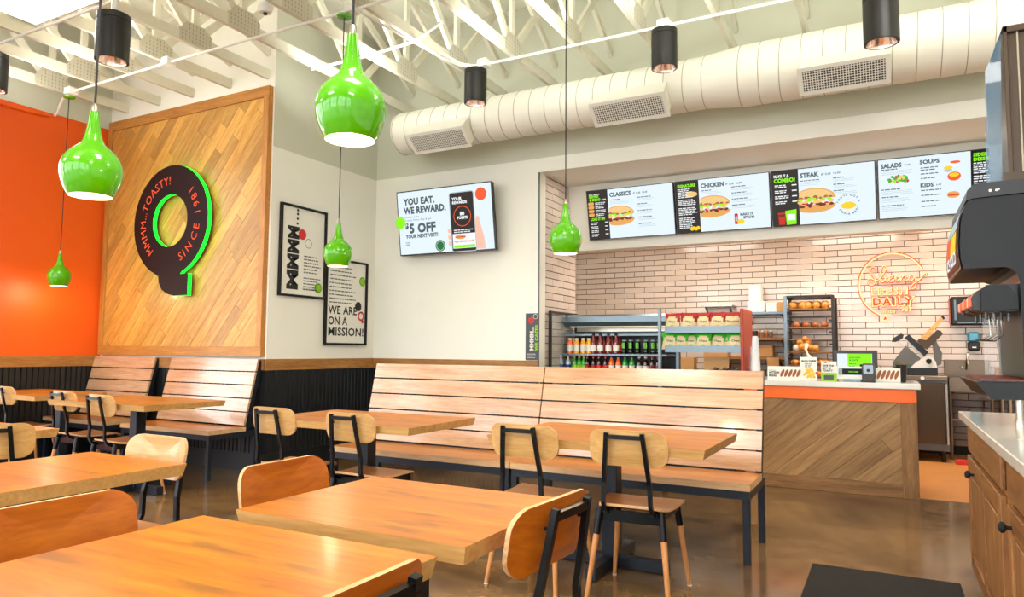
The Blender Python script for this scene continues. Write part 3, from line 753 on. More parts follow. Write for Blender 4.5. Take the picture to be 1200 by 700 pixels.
# outline of the ring joined to its tail
arc = [(RO * math.cos(math.radians(a)), RO * math.sin(math.radians(a))) for a in range(-68, 248, 6)]     # right of the tail, over the top, to the left of the tail
tail = [(-.15, -.6), (-.14, -.66), (-.09, -.74), (.0, -.79), (.12, -.815), (.33, -.815), (.33, -.585)]
out = arc + tail
inn = [(RI * math.cos(math.radians(a)), RI * math.sin(math.radians(a))) for a in range(-68, 292, 6)]
Tq = lambda u, v, dd: Vector((u, -dd, v))
def face_with_hole(mb, d_, mat):
    # ring quads plus tail polygon
    for a in range(-68, 292, 6):
        r_ = [math.radians(a), math.radians(a + 6)]
        mb.add([Tq(RI * math.cos(r_[0]), RI * math.sin(r_[0]), d_), Tq(RO * math.cos(r_[0]), RO * math.sin(r_[0]), d_), Tq(RO * math.cos(r_[1]), RO * math.sin(r_[1]), d_), Tq(RI * math.cos(r_[1]), RI * math.sin(r_[1]), d_)], [(0, 1, 2, 3)], mat)
    seg_ = [(RO * math.cos(math.radians(a)), RO * math.sin(math.radians(a))) for a in range(292, 246, -5)]
    pl = [p for p in tail] + [(.2, -.585)] + [p for p in seg_ if p[0] < .2]
    mb.add([Tq(u, v, d_) for u, v in pl], [tuple(range(len(pl)))], mat)
plain('sign_brown', (34, 13, 11), .6, 0, .2)
mb = MB(); face_with_hole(mb, .03, 'sign_brown'); face_with_hole(mb, -.02, 'sign_brown'); mb.build('face', sg)
for loop in (inn + [inn[0]], arc[:]):
    mb = MB()
    for i in range(len(loop) - 1):
        p, q = loop[i], loop[i + 1]; mb.add([Tq(*p, -.02), Tq(*q, -.02), Tq(*q, .025), Tq(*p, .025)], [(0, 1, 2, 3)], 'led_green')
    if loop is not arc and len(loop) == len(inn) + 1: mb.build('edge_light', sg)
tl = [arc[-1]] + tail + [(.2, -.585), arc[0]]
for i in range(len(tl) - 1):
    p, q = tl[i], tl[i + 1]; mb.add([Tq(*p, -.02), Tq(*q, -.02), Tq(*q, .025), Tq(*p, .025)], [(0, 1, 2, 3)], 'led_green')
mb.build('edge_light', sg)
for u, v in ((-.3, .3), (.3, .3), (-.35, -.25), (.3, -.3)): one('tube', [Tq(u, v, -.059), Tq(u, v, -.02)], .01, 'black_metal', name='standoff', parent=sg)
mb = MB()
def arc_text(mb, s, r, a0, a1, h, cw, mat):
    n = len(s); ws_ = [GL[('b', c)][2] if c != ' ' else .35 for c in s]; tot = sum(ws_); acc = 0
    for c, w_ in zip(s, ws_):
        a = math.radians(a0 + (a1 - a0) * (acc + w_ / 2) / tot); acc += w_
        if c == ' ': continue
        vs, fs, adv = GL[('r', c)]; k = h / .73; rot = a - PI / 2 if cw else a + PI / 2; xm = (min(v[0] for v in vs) + max(v[0] for v in vs)) / 2
        cu, cv = r * math.cos(a), r * math.sin(a); cr, sr = math.cos(rot), math.sin(rot)
        mb.add([Tq(cu + (x - xm) * k * cr - (y * k - h / 2) * sr, cv + (x - xm) * k * sr + (y * k - h / 2) * cr, .033) for x, y in vs], fs, mat)
arc_text(mb, 'MMMM...TOASTY!', .445, 232, 90, .095, True, 'letter_red'); arc_text(mb, 'SINCE 1981', .445, -68, 48, .095, False, 'letter_red')
mb.build('lettering', sg)
# framed posters
def frame(t, w, h, T, depth=.035, fw=.022):
    mb = MB()
    for a, b, c_, e in ((0, 0, w, fw), (0, h - fw, w, h), (0, fw, fw, h - fw), (w - fw, fw, w, h - fw)):
        mb.prism([(a, b), (c_, b), (c_, e), (a, e)], T, 0, depth, 'matte_black')
    mb.build('frame', t)
    mb = MB(); mb.prism([(fw, fw), (w - fw, fw), (w - fw, h - fw), (fw, h - fw)], T, .004, .012, 'paper'); mb.build('print_sheet', t)
t = thing('framed_poster', 'black framed poster lettered MMMM up its side, the higher and nearer one', 'poster', (XP + .004, 5.08, 1.735), group='framed posters beside the oak panel')
T = lambda u, v, dd: Vector((dd, u, v)); W_, H_ = .655, .95
frame(t, W_, H_, T); mb = MB(); dd = .014
# vertical MMMM reading upward
for i in range(4):
    vs, fs, adv = GL[('x', 'M')]; k = .16 / .73; xm = min(v[0] for v in vs); hh = [.2, .155, .14, .13][i]; base_v = [.075, .285, .45, .6][i]; kk = hh / (max(v[0] for v in vs) - xm)
    mb.add([T(.255 - y * (.15 / .73), base_v + (x - xm) * kk, dd) for x, y in vs], fs, 'ink')
for v in (.765, .815, .865, .905): disc(mb, T, .235, v, .014, 'ink', dd)
disc(mb, T, .31, .66, .056, 'print_red', dd); disc(mb, T, .31, .66, .046, 'print_red', dd + .001)
ring(mb, T, .4, .575, .045, .05, 'ink', dd)
disc(mb, T, .56, .115, .056, 'print_green', dd); ring(mb, T, .56, .115, .042, .046, 'ink', dd + .001)
lines(mb, T, .34, .43, .25, 6, .034, .012, 'ink_soft', 1, dd); lines(mb, T, .34, .2, .25, 5, .03, .011, 'ink_soft', 2, dd)
text(mb, "IT'S OUR OWN WAY", T, .33, .085, .014, 'ink', 'b', dd, w=.19)
mb.build('artwork', t)
t = thing('framed_poster', 'black framed poster reading We Are On A Mission, the lower one by the corner', 'poster', (XP + .004, 5.745, 1.245), group='framed posters beside the oak panel')
W_, H_ = .69, .96; frame(t, W_, H_, T); mb = MB()
for i, (s_, w_) in enumerate((('WE ARE', .47), ('ON A', .31), ('MISSION!', .6))): text(mb, s_, T, .06, .345 - i * .12, .092, 'ink', 'b', dd, w=w_)
disc(mb, T, .55, .445, .055, 'ink', dd); ring(mb, T, .6, .335, .034, .055, 'print_red', dd + .001); rect(mb, T, .61, .255, .645, .29, 'print_red', dd + .001)
disc(mb, T, .61, .74, .055, 'print_green', dd); ring(mb, T, .61, .74, .04, .045, 'ink', dd + .001)
lines(mb, T, .08, .86, .44, 4, .045, .012, 'ink_soft', 3, dd); lines(mb, T, .07, .68, .46, 6, .043, .012, 'ink_soft', 4, dd)
mb.build('artwork', t)
# small grey vertical sign by the alcove
t = thing('catering_sign', 'slim grey We Cater sign at the tiled corner of the opening', 'sign', (-3.36, 6.594, 1.1))
T = lambda u, v, dd: Vector((u, -dd, v)); mb = MB(); mb.prism([(0, 0), (.155, 0), (.155, .49), (0, .49)], T, 0, .006, 'print_slate'); mb.build('board', t)
mb = MB(); Tv = lambda u, v, dd: T(v, u, dd)
def vtext(s_, u, v, h, w_, mat, st='x'):
    Tr = lambda a, b, d_: Vector((u - b, -d_, v + a)); text(mb, s_, Tr, 0, 0, h, mat, st, .008, w=w_)
vtext('MMMM...', .095, .1, .045, .25, 'label_white'); vtext('WE CATER', .143, .1, .032, .27, 'print_green')
disc(mb, T, .065, .415, .035, 'print_red', .007); ring(mb, T, .065, .415, .01, .015, 'print_slate', .008); ring(mb, T, .115, .455, .022, .026, 'label_white', .007)
lines(mb, T, .02, .06, .11, 3, .018, .005, 'label_white', 5, .007); mb.build('lettering', t)
# wall mounted television
t = thing('television', 'wall-mounted screen advertising five dollars off the next visit', 'television', (-4.91, 6.47, 2.27))
th = math.atan2(.06, .72); W_, H_ = 1.26, .735
T = lambda u, v, dd: Vector((u - .03 * v / H_, -dd - v * math.sin(th) , v * math.cos(th)))
mb = MB(); mb.prism(rrect(W_, H_, .01, 2, W_ / 2, H_ / 2), T, -.03, .02, 'black_plastic'); mb.build('housing', t)
mb = MB(); f_ = .012; rect(mb, T, f_, f_, W_ - f_, H_ - f_, 'scr_white', .021)
text(mb, 'YOU EAT.', T, .1, .575, .075, 'scr_ink', 'x', .0225, w=.42); text(mb, 'WE REWARD.', T, .095, .475, .075, 'scr_ink', 'x', .0225, w=.57)
text(mb, 'Download the', T, .1, .425, .022, 'scr_ink', 'r', .0225, w=.2); text(mb, 'Toasty Points App & get', T, .1, .39, .022, 'scr_ink', 'r', .0225, w=.36)
text(mb, '$', T, .1, .31, .06, 'scr_ink', 'x', .0225); text(mb, '5 OFF', T, .155, .255, .105, 'scr_ink', 'x', .0225, w=.36)
text(mb, 'YOUR NEXT VISIT!', T, .1, .195, .042, 'scr_ink', 'x', .0225, w=.44)
text(mb, 'SCAN', T, .09, .135, .018, 'scr_ink', 'b', .0225); text(mb, 'HERE', T, .09, .108, .018, 'scr_ink', 'b', .0225)
disc(mb, T, .035, .38, .07, 'scr_lime', .0222); disc(mb, T, .56, .085, .065, 'scr_dkgreen', .0222); ring(mb, T, .56, .085, .048, .052, 'scr_white', .0228)
flat(mb, rrect(.32, .66, .03, 4, .87, .33), T, 'scr_grey', .0222); flat(mb, rrect(.3, .64, .02, 3, .87, .33), T, 'scr_dark', .0226)
text(mb, 'YOUR', T, .75, .57, .032, 'scr_wht', 'x', .0232); text(mb, 'REWARDS', T, .75, .53, .03, 'scr_wht', 'x', .0232, w=.19)
ring(mb, T, .87, .39, .105, .112, 'scr_orange', .0232); text(mb, '80', T, .87, .4, .04, 'scr_wht', 'x', .0232, align='c'); text(mb, 'POINTS', T, .87, .36, .03, 'scr_wht', 'x', .0232, w=.13, align='c')
lines(mb, T, .75, .235, .26, 2, .022, .01, 'scr_wht', 6, .0232); rect(mb, T, .73, .04, 1.02, .2, 'scr_wht', .0232)
disc(mb, T, .83, .165, .07, 'scr_bun', .0236, ry=.026); rect(mb, T, .77, .16, .89, .168, 'scr_red', .024)
text(mb, 'FREE REGULAR SUB', T, .745, .105, .022, 'scr_red', 'b', .0236, w=.25); rect(mb, T, .74, .045, 1.01, .075, 'scr_lime', .0236)
for v in (.1, .17, .24): flat(mb, rrect(.05, .055, .02, 3, .695, v), T, 'scr_skin', .0221)
flat(mb, [(1.03, .02), (1.14, .02), (1.13, .15), (1.09, .3), (1.08, .37), (1.05, .38), (1.03, .33)], T, 'scr_skin', .0234)
disc(mb, T, 1.12, .61, .07, 'scr_orange', .0236); mb.build('screen_picture', t)
one('box', .4, .8, .02, .125, .25, .5, 'black_metal', name='wall_bracket', parent=t)

# menu screens on the bulkhead
MX = [(-2.97, -1.975), (-1.96, -1.0), (-.985, -.055), (-.04, .95)]
NM = ['menu screen headed Classics with a dark left column, leftmost of the four', 'menu screen headed Chicken with a Signature column beside it',
      'menu screen headed Steak with a Make It A Combo column', 'menu screen headed Salads, Soups and Kids, partly behind the drink machine']
MH = .56; tb = math.atan2(.15, .735)
def food(mb, T, u, v, s=1.0, cut=0, seed=1, dd=.0065):
    """printed sandwich: bun, fillings, base"""
    rr = random.Random(seed)
    def half(w, h, vv, mat, d_, top=True, pts=12):
        p = [(u + max(cut, w * math.cos(PI * i / pts)), v + vv + (h if top else -h) * math.sin(PI * i / pts)) for i in range(pts + 1)]; flat(mb, p if top else p[::-1], T, mat, d_)
    half(.19 * s, .1 * s, .02 * s, 'scr_bun', dd); half(.17 * s, .08 * s, .03 * s, 'scr_bun2', dd + .0004)
    half(.19 * s, .075 * s, -.035 * s, 'scr_bun', dd, False)
    for k, (m_, vv, n_) in enumerate((('scr_meat', .03, 9), ('scr_yel', .005, 9), ('scr_lime', .012, 8), ('scr_red', -.03, 9), ('scr_brown', -.04, 8), ('scr_bun2', -.012, 5))):
        for q in range(n_):
            cx_ = u + max(cut + .01, (-.16 + .32 * (q + rr.random()) / n_) * s); disc(mb, T, cx_, v + (vv + rr.uniform(-.01, .01)) * s, rr.uniform(.014, .026) * s, m_, dd + .0008 + k * .0003, n=7, ry=rr.uniform(.008, .015) * s, jit=.25)
for i, (x0, x1) in enumerate(MX):
    t = thing('menu_screen', NM[i], 'menu screen', (x0, 7.425, 2.46), group='menu screens over the counter')
    W_ = x1 - x0; T = lambda u, v, dd: Vector((u, -dd * math.cos(tb) - v * math.sin(tb), v * math.cos(tb) - dd * math.sin(tb) * 1.0))
    mb = MB(); mb.prism([(0, 0), (W_, 0), (W_, MH), (0, MH)], T, -.035, .004, 'black_plastic'); mb.build('housing', t)
    mb = MB(); e = .008; cw = .245
    r0, r1 = (e, W_ - e)
    if i < 3: rect(mb, T, e, e, e + cw, MH - e, 'scr_dark', .005); r0 = e + cw
    else: rect(mb, T, W_ - e - cw, e, W_ - e, MH - e, 'scr_black', .005); r1 = W_ - e - cw
    rect(mb, T, r0, e, r1, MH - e, 'scr_white', .005); D1 = .0065
    if i == 0:
        text(mb, 'CLASSICS', T, .275, .47, .045, 'scr_ink', 'x', D1, w=.25); text(mb, '8" SUB  10.49', T, .55, .475, .02, 'scr_ink', 'b', D1, w=.16)
        text(mb, 'GET MORE', T, .03, .505, .012, 'scr_wht', 'b', D1, w=.13)
        text(mb, 'SERVED', T, .03, .475, .028, 'scr_lime', 'x', D1, w=.115); text(mb, '& BREAD', T, .035, .44, .028, 'scr_lime', 'x', D1, w=.13); text(mb, '8" SUB', T, .18, .44, .016, 'scr_wht', 'x', D1, w=.05)
        for k in range(4): flat(mb, rrect(.07, .035, .015, 3, .05, .41 - k * .042), T, 'scr_bun', D1); lines(mb, T, .1, .412 - k * .042, .13, 2, .016, .008, 'scr_wht', k, D1)
        text(mb, 'LOAD IT UP!', T, .035, .22, .03, 'scr_lime', 'x', D1, w=.17)
        for k in range(4): lines(mb, T, .035, .19 - k * .044, .1, 2, .016, .008, 'scr_wht', 9 + k, D1); rect(mb, T, .2, .19 - k * .044, .235, .199 - k * .044, 'scr_wht', D1)
        food(mb, T, .37, .25, .95, -.11, 5)
        for k in range(5): lines(mb, T, .59, .43 - k * .072, .16, 1, .01, .009, 'scr_ink', 20 + k, D1); lines(mb, T, .59, .415 - k * .072, .22, 2, .014, .004, 'scr_grey', 30 + k, D1)
        lines(mb, T, .28, .43, .12, 1, .01, .008, 'scr_ink', 70, D1); lines(mb, T, .28, .415, .24, 3, .014, .004, 'scr_grey', 71, D1)
    if i == 1:
        text(mb, 'SIGNATURE', T, .03, .49, .03, 'scr_lime', 'x', D1, w=.19); lines(mb, T, .03, .465, .17, 6, .017, .009, 'scr_wht', 3, D1); disc(mb, T, .17, .41, .065, 'scr_bun2', D1, ry=.03, jit=.08); disc(mb, T, .17, .418, .05, 'scr_yel', D1 + .0004, ry=.01)
        lines(mb, T, .03, .35, .2, 4, .017, .009, 'scr_wht', 4, D1); lines(mb, T, .03, .265, .2, 5, .017, .009, 'scr_wht', 5, D1); lines(mb, T, .03, .16, .18, 7, .017, .009, 'scr_wht', 6, D1)
        for k in range(4): disc(mb, T, .16 + .022 * k, .045 + .008 * (k % 2), .02, 'scr_yel', D1 + .0004, n=9, jit=.1)
        text(mb, 'CHICKEN', T, .275, .465, .045, 'scr_ink', 'x', D1, w=.24); text(mb, '8" SUB  10.79', T, .53, .47, .02, 'scr_ink', 'b', D1, w=.16)
        food(mb, T, .38, .26, 1.0, -.12, 8)
        lines(mb, T, .28, .43, .14, 1, .01, .008, 'scr_ink', 72, D1); lines(mb, T, .28, .415, .24, 2, .014, .004, 'scr_grey', 73, D1)
        for k in range(4): lines(mb, T, .585, .44 - k * .062, .18, 1, .01, .009, 'scr_ink', 40 + k, D1); lines(mb, T, .585, .425 - k * .062, .26, 2, .014, .004, 'scr_grey', 50 + k, D1)
        flat(mb, rrect(.035, .11, .01, 3, .62, .115), T, 'scr_red', D1); rect(mb, T, .61, .09, .632, .14, 'scr_grey', D1 + .0004); disc(mb, T, .665, .085, .035, 'scr_yel', D1, ry=.025, jit=.1)
        text(mb, 'MAKE IT', T, .66, .145, .026, 'scr_ink', 'x', D1, w=.13); text(mb, 'SPICY!', T, .69, .112, .026, 'scr_ink', 'x', D1, w=.11)
    if i == 2:
        text(mb, 'MAKE IT A', T, .025, .49, .026, 'scr_wht', 'x', D1, w=.14); text(mb, 'COMBO!', T, .025, .44, .04, 'scr_lime', 'x', D1, w=.2)
        for k in range(4): lines(mb, T, .03, .405 - k * .054, .13, 2, .017, .01, 'scr_wht', 60 + k, D1); rect(mb, T, .19, .4 - k * .054, .235, .411 - k * .054, 'scr_wht', D1)
        flat(mb, [(.05, .14), (.125, .14), (.115, .02), (.06, .02)], T, 'scr_red', D1); rect(mb, T, .055, .1, .12, .125, 'scr_brown', D1 + .0004)
        flat(mb, [(.12, .155), (.225, .165), (.22, .02), (.13, .015)], T, 'scr_lime', D1 + .0008); rect(mb, T, .137, .06, .21, .12, 'scr_wht', D1 + .0012)
        text(mb, 'STEAK', T, .27, .465, .045, 'scr_ink', 'x', D1, w=.165); text(mb, '8" SUB  10.99', T, .46, .47, .02, 'scr_ink', 'b', D1, w=.17)
        food(mb, T, .385, .23, 1.05, -.13, 11)
        lines(mb, T, .27, .43, .18, 1, .01, .008, 'scr_ink', 74, D1); lines(mb, T, .27, .415, .22, 3, .014, .004, 'scr_grey', 75, D1)
        for k in range(3): lines(mb, T, .565, .43 - k * .062, .12, 1, .01, .009, 'scr_ink', 80 + k, D1); lines(mb, T, .565, .415 - k * .062, .24, 2, .014, .004, 'scr_grey', 90 + k, D1)
        disc(mb, T, .69, .16, .065, 'scr_yel', D1, ry=.034, jit=.12)
        for s_, a0, a1, cw_ in (("YOU'VE GOT A", 165, 15, True), ('PEPPER BAR!', 200, 345, False)):
            ws_ = [GL[('b', c)][2] if c != ' ' else .35 for c in s_]; tot = sum(ws_); acc = 0
            for c, w_ in zip(s_, ws_):
                a = math.radians(a0 + (a1 - a0) * (acc + w_ / 2) / tot); acc += w_
                if c != ' ': text(mb, c, T, .69 + .092 * math.cos(a), .16 + .092 * math.sin(a), .02, 'scr_ink', 'b', D1, align='c', rot=a - PI / 2 if cw_ else a + PI / 2)
    if i == 3:
        text(mb, 'SALADS', T, .03, .475, .04, 'scr_ink', 'x', D1, w=.17); text(mb, '10.99', T, .22, .48, .016, 'scr_ink', 'b', D1, w=.05)
        text(mb, 'SOUPS', T, .345, .48, .036, 'scr_ink', 'x', D1, w=.155); text(mb, 'KIDS', T, .345, .27, .036, 'scr_ink', 'x', D1, w=.105); text(mb, '6.49', T, .47, .275, .016, 'scr_ink', 'b', D1, w=.04)
        for q in range(40): disc(mb, T, .165 + random.uniform(-.08, .08), .365 + random.uniform(-.024, .024), .014, random.choice(['scr_green', 'scr_lime', 'scr_green', 'scr_bun2', 'scr_red', 'scr_meat']), D1 + .0001 * q / 4, n=7, jit=.3)
        for k, v in enumerate((.455, .27, .2, .12)): lines(mb, T, .03, v, .18, 1, .01, .009, 'scr_ink', 100 + k, D1); lines(mb, T, .03, v - .015, .26, 3, .014, .004, 'scr_grey', 110 + k, D1)
        for k, v in enumerate((.44, .42, .385, .345, .235, .19, .135, .09)): lines(mb, T, .35, v, .16, 1, .01, .009, 'scr_ink', 120 + k, D1)
        disc(mb, T, .62, .47, .04, 'scr_orange', D1, ry=.012); disc(mb, T, .62, .45, .03, 'scr_wht', D1 - .0002, ry=.02); disc(mb, T, .565, .425, .035, 'scr_yel', D1, ry=.015); disc(mb, T, .565, .405, .03, 'scr_grey', D1 - .0002, ry=.02)
        disc(mb, T, .61, .345, .052, 'scr_orange', D1, ry=.04); disc(mb, T, .61, .358, .038, 'scr_yel', D1 + .0004, ry=.018); disc(mb, T, .6, .18, .05, 'scr_bun', D1, ry=.03, jit=.06); rect(mb, T, .56, .172, .645, .182, 'scr_red', D1 + .0004)
        u = r1 + .02; text(mb, 'SIDES &', T, u, .5, .03, 'scr_lime', 'x', D1, w=.14); text(mb, 'DESSERTS', T, u, .46, .03, 'scr_lime', 'x', D1, w=.18)
        lines(mb, T, u, .435, .11, 6, .017, .009, 'scr_wht', 130, D1); disc(mb, T, u + .165, .395, .05, 'scr_bun', D1, ry=.032, jit=.12); disc(mb, T, u + .165, .397, .035, 'scr_red', D1 + .0004, ry=.018, jit=.3)
        lines(mb, T, u, .32, .18, 12, .022, .01, 'scr_wht', 131, D1)
    mb.build('screen_picture', t)

# neon sign on the tiles
t = thing('neon_sign', 'orange neon sign reading Slicing Fresh Daily on the white tiles', 'neon sign', (-.31, 9.94, 1.62))
k_ = .1012 * 0 + (.74 / 79) ; kz = .815 / 77
def NP(cx_, cy_): px, py = 1000 + cx_ / 7, 280 + cy_ / 7; return (px - 1012) * k_, (372 - py) * kz
T = lambda u, v, dd: Vector((u, -dd, v))
mb = MB(); ctr = (.38, .43); ra, rb = .365, .395
mb.tube([T(ctr[0] + ra * math.cos(math.radians(a)), ctr[1] + rb * math.sin(math.radians(a)), .03) for a in range(28, 254, 6)], .008, 'neon_pale', n=6)
mb.tube([T(ctr[0] + ra * 1.05 * math.cos(math.radians(a)), ctr[1] + rb * 1.05 * math.sin(math.radians(a)), .02) for a in range(28, 254, 6)], .005, 'neon_orange', n=6); mb.build('circle_tube', t, 60)
script = [[(240, 228), (222, 205), (196, 212), (188, 240), (205, 272), (228, 305), (228, 338), (200, 356), (170, 342), (168, 312), (190, 300), (240, 318), (268, 300), (300, 262), (325, 220), (312, 198), (292, 208), (272, 262), (268, 305), (282, 332), (302, 326), (318, 292), (316, 322), (328, 332), (346, 312), (372, 292), (380, 284), (358, 284), (344, 306), (350, 330), (378, 326), (402, 290), (400, 320), (412, 332), (430, 312), (440, 290), (436, 330), (452, 298), (474, 284), (478, 306), (472, 326), (490, 326), (512, 300)],
          [(548, 292), (522, 284), (504, 304), (512, 330), (536, 322), (550, 292), (556, 320), (562, 352), (552, 386), (530, 398), (518, 382), (540, 356), (590, 322), (640, 268), (645, 290)]]
mb = MB()
for st in script:
    P_ = [NP(*p) for p in st]; sm = []
    for i in range(len(P_) - 1):
        p0, p1, p2, p3 = P_[max(0, i - 1)], P_[i], P_[i + 1], P_[min(len(P_) - 1, i + 2)]
        for q in range(3):
            u = q / 3; sm.append(tuple(.5 * (2 * b_ + (c_ - a_) * u + (2 * a_ - 5 * b_ + 4 * c_ - d_) * u * u + (-a_ + 3 * b_ - 3 * c_ + d_) * u ** 3) for a_, b_, c_, d_ in zip(p0, p1, p2, p3)))
    sm.append(P_[-1]); mb.tube([T(a, b, .035) for a, b in sm], .0055, 'neon_pale', n=5); mb.tube([T(a + .002, b - .004, .02) for a, b in sm], .011, 'neon_orange', n=5)  # wider orange tube behind stands in for the neon's halo
mb.build('script_tube', t, 60)
plain('neon_back', (244, 160, 120), .4)
mb = MB(); u0, v0 = NP(190, 438); u1, _ = NP(505, 438); text(mb, 'FRESH', T, u0 - .004, v0 - .006, .106, 'neon_orange', 'x', .026, w=u1 - u0 + .012, sp=.07); text(mb, 'FRESH', T, u0, v0, .098, 'neon_pale', 'x', .03, w=u1 - u0, sp=.08); text(mb, 'FRESH', T, u0 + .01, v0 + .006, .087, 'neon_back', 'r', .032, w=u1 - u0 - .018, sp=.19)
u0, v0 = NP(192, 532); u1, _ = NP(548, 532); text(mb, 'DAILY', T, u0 - .004, v0 - .006, .128, 'neon_orange', 'x', .026, w=u1 - u0 + .012, sp=.05); text(mb, 'DAILY', T, u0, v0, .118, 'neon_pale', 'x', .03, w=u1 - u0, sp=.06); text(mb, 'DAILY', T, u0 + .011, v0 + .009, .1, 'neon_orange', 'b', .032, w=u1 - u0 - .022, sp=.14)
u0, v0 = NP(275, 592); text(mb, 'Since', T, u0, v0, .052, 'neon_pale', 'b', .03, w=.15, slant=.2); text(mb, 'Since', T, u0, v0 - .003, .056, 'neon_orange', 'x', .027, w=.155, slant=.2); u0, v0 = NP(405, 580); text(mb, '1981', T, u0, v0, .066, 'neon_pale', 'b', .03, w=.155); text(mb, '1981', T, u0, v0 - .003, .07, 'neon_orange', 'x', .027, w=.16)
p = [NP(275, 660), NP(330, 645), NP(300, 600)]; flat(mb, p, T, 'neon_pale', .03); c_ = (sum(q[0] for q in p) / 3, sum(q[1] for q in p) / 3); flat(mb, [((a - c_[0]) * .55 + c_[0], (b - c_[1]) * .55 + c_[1]) for a, b in p], T, 'neon_orange', .032)
mb.build('lettering', t)
mb = MB()
for u, v in ((.02, .5), (.7, .55), (.2, .1), (.4, .78)): mb.tube([T(u, v, -.05), T(u, v, .03)], .004, 'clear_plastic', n=5)
mb.build('standoff', t)
l = bpy.data.lights.new('neon_glow', 'AREA'); l.shape = 'ELLIPSE'; l.size = .7; l.size_y = .8; l.energy = 7; l.color = (1, .3, .12)
o = bpy.data.objects.new('neon_glow', l); o.location = (.07, 9.86, 2.05); o.rotation_euler = (-PI / 2, 0, 0); C.objects.link(o)

# ================================================================== FURNITURE
R3 = lambda ax, deg: Matrix.Rotation(math.radians(deg), 3, ax)
def curved_panel(w, h, r, thick, bend, T, mat, edge, nx=10, n=6):
    """rounded plywood panel in (u,v), bowed by bend; T maps (u,v,depth)"""
    mb = MB(); out = rrect(w, h, r, n); k = len(out); rings = [1, .8, .5, .2]
    f = lambda u: bend * (2 * u / w) ** 2
    vs = []
    for s_ in rings:
        for u, v in out: vs.append((u * s_, v * s_))
    vs.append((0, 0)); fs = []
    for i in range(len(rings) - 1):
        for j in range(k): fs.append((i * k + j, i * k + (j + 1) % k, (i + 1) * k + (j + 1) % k, (i + 1) * k + j))
    last = len(rings) - 1
    for j in range(k): fs.append((last * k + j, last * k + (j + 1) % k, len(vs) - 1))
    mb.add([T(u, v, f(u) + thick / 2) for u, v in vs], fs, mat); mb.add([T(u, v, f(u) - thick / 2) for u, v in vs], [q[::-1] for q in fs], mat)
    mb.add([T(u, v, f(u) + thick / 2) for u, v in out] + [T(u, v, f(u) - thick / 2) for u, v in out], [(j, k + j, k + (j + 1) % k, (j + 1) % k) for j in range(k)], edge)
    return mb
def make_chair(name, label, back_mat='ply_back', group='bentwood chairs at the tables'):
    t = thing(name, label, 'chair', group=group)
    # seat: dished ply shield, wider in front
    mb = MB(); nx, ny = 10, 10; vs = []; th = .013
    def zs(u, v): return .452 + .012 * (2 * u) ** 2 * (1 if v < .1 else 1) - (.035 * max(0, (v - .12) / .1) ** 2) + (.02 * max(0, (-.1 - v) / .1) ** 2) - .008 * math.exp(-((v + .02) / .1) ** 2)
    out = []
    for q in range(40):
        a = 2 * PI * q / 40; ca, sa = math.cos(a), math.sin(a); e = .42
        u = .212 * abs(ca) ** e * (1 if ca > 0 else -1); v = .205 * abs(sa) ** e * (1 if sa > 0 else -1)
        out.append((u * (.9 + .1 * (v / .2)), v + .015))
    rings = [1, .93, .75, .5, .25]; k = 40
    for s_ in rings: vs += [(u * s_, (v - .015) * s_ + .015) for u, v in out]
    vs.append((0, .015)); fs = [(i * k + j, i * k + (j + 1) % k, (i + 1) * k + (j + 1) % k, (i + 1) * k + j) for i in range(4) for j in range(k)] + [(4 * k + j, 4 * k + (j + 1) % k, 5 * k) for j in range(k)]
    Z = lambda u, v: zs(u, v)
    mb.add([(u, v, Z(u, v)) for u, v in vs], fs, 'ply_seat'); mb.add([(u, v, Z(u, v) - th) for u, v in vs], [f[::-1] for f in fs], 'ply_seat')
    mb.add([(u, v, Z(u, v)) for u, v in out] + [(u, v, Z(u, v) - th) for u, v in out], [(j, k + j, k + (j + 1) % k, (j + 1) % k) for j in range(k)], 'ply_edge')
    mb.build('seat', t, 50)
    ang = math.radians(9); by = -.215
    T = lambda u, v, d: Vector((u, by - (v + .1) * math.sin(ang) + d, .738 + v * math.cos(ang)))
    curved_panel(.385, .174, .06, .013, .036, T, back_mat, 'ply_edge').build('backrest', t, 50)
    # flat steel uprights with knee, crossbar at the top, under-seat bracket
    mb = MB()
    for sx in (-1, 1):
        p = [(sx * .115, -.1, .425), (sx * .115, -.17, .425), (sx * .115, -.205, .437), (sx * .114, -.226, .48), (sx * .11, -.226, .575), (sx * .105, -.238, .63), (sx * .086, -.268, .805)]
        for a, b in zip(p[:-1], p[1:]): mb.bar(a, (b[0], b[1] + (b[1] - a[1]) * .06, b[2] + (b[2] - a[2]) * .06), .02, .017, 'chair_steel', up=(0, 1, .001))
        mb.tube([(sx * .09, -.24, .765), (sx * .09, -.268, .77)], .005, 'chair_steel', n=8)
    mb.bar((-.096, -.265, .795), (.096, -.265, .795), .018, .02, 'chair_steel')
    mb.build('back_frame', t, 30)
    mb = MB(); mb.bar((-.15, -.155, .405), (.15, -.155, .405), .012, .055, 'chair_steel'); mb.bar((-.15, .165, .4), (.15, .165, .4), .012, .04, 'chair_steel')
    for sx in (-1, 1): mb.bar((sx * .15, -.16, .415), (sx * .16, .17, .41), .012, .035, 'chair_steel'); mb.bar((sx * .1, -.15, .43), (sx * .1, .16, .43), .02, .012, 'chair_steel')
    mb.build('seat_frame', t)
    for sx in (-1, 1):
        for sy in (-1, 1):
            a = Vector((sx * .15, sy * .158, .44)); b = Vector((sx * .2, sy * .235, 0)); m_ = a.lerp(b, .27)
            lg = one('tube', [m_, b], [.0155, .0105], 'leg_wood', n=12, name='leg', parent=t, smooth=50)
            one('tube', [a, a.lerp(b, .285)], .0175, 'chair_steel', n=12, name='leg_sleeve', parent=lg, smooth=50)
            one('tube', [a.lerp(b, .985), b], .0115, 'white_plastic', n=8, name='foot_cap', parent=lg)
    return t
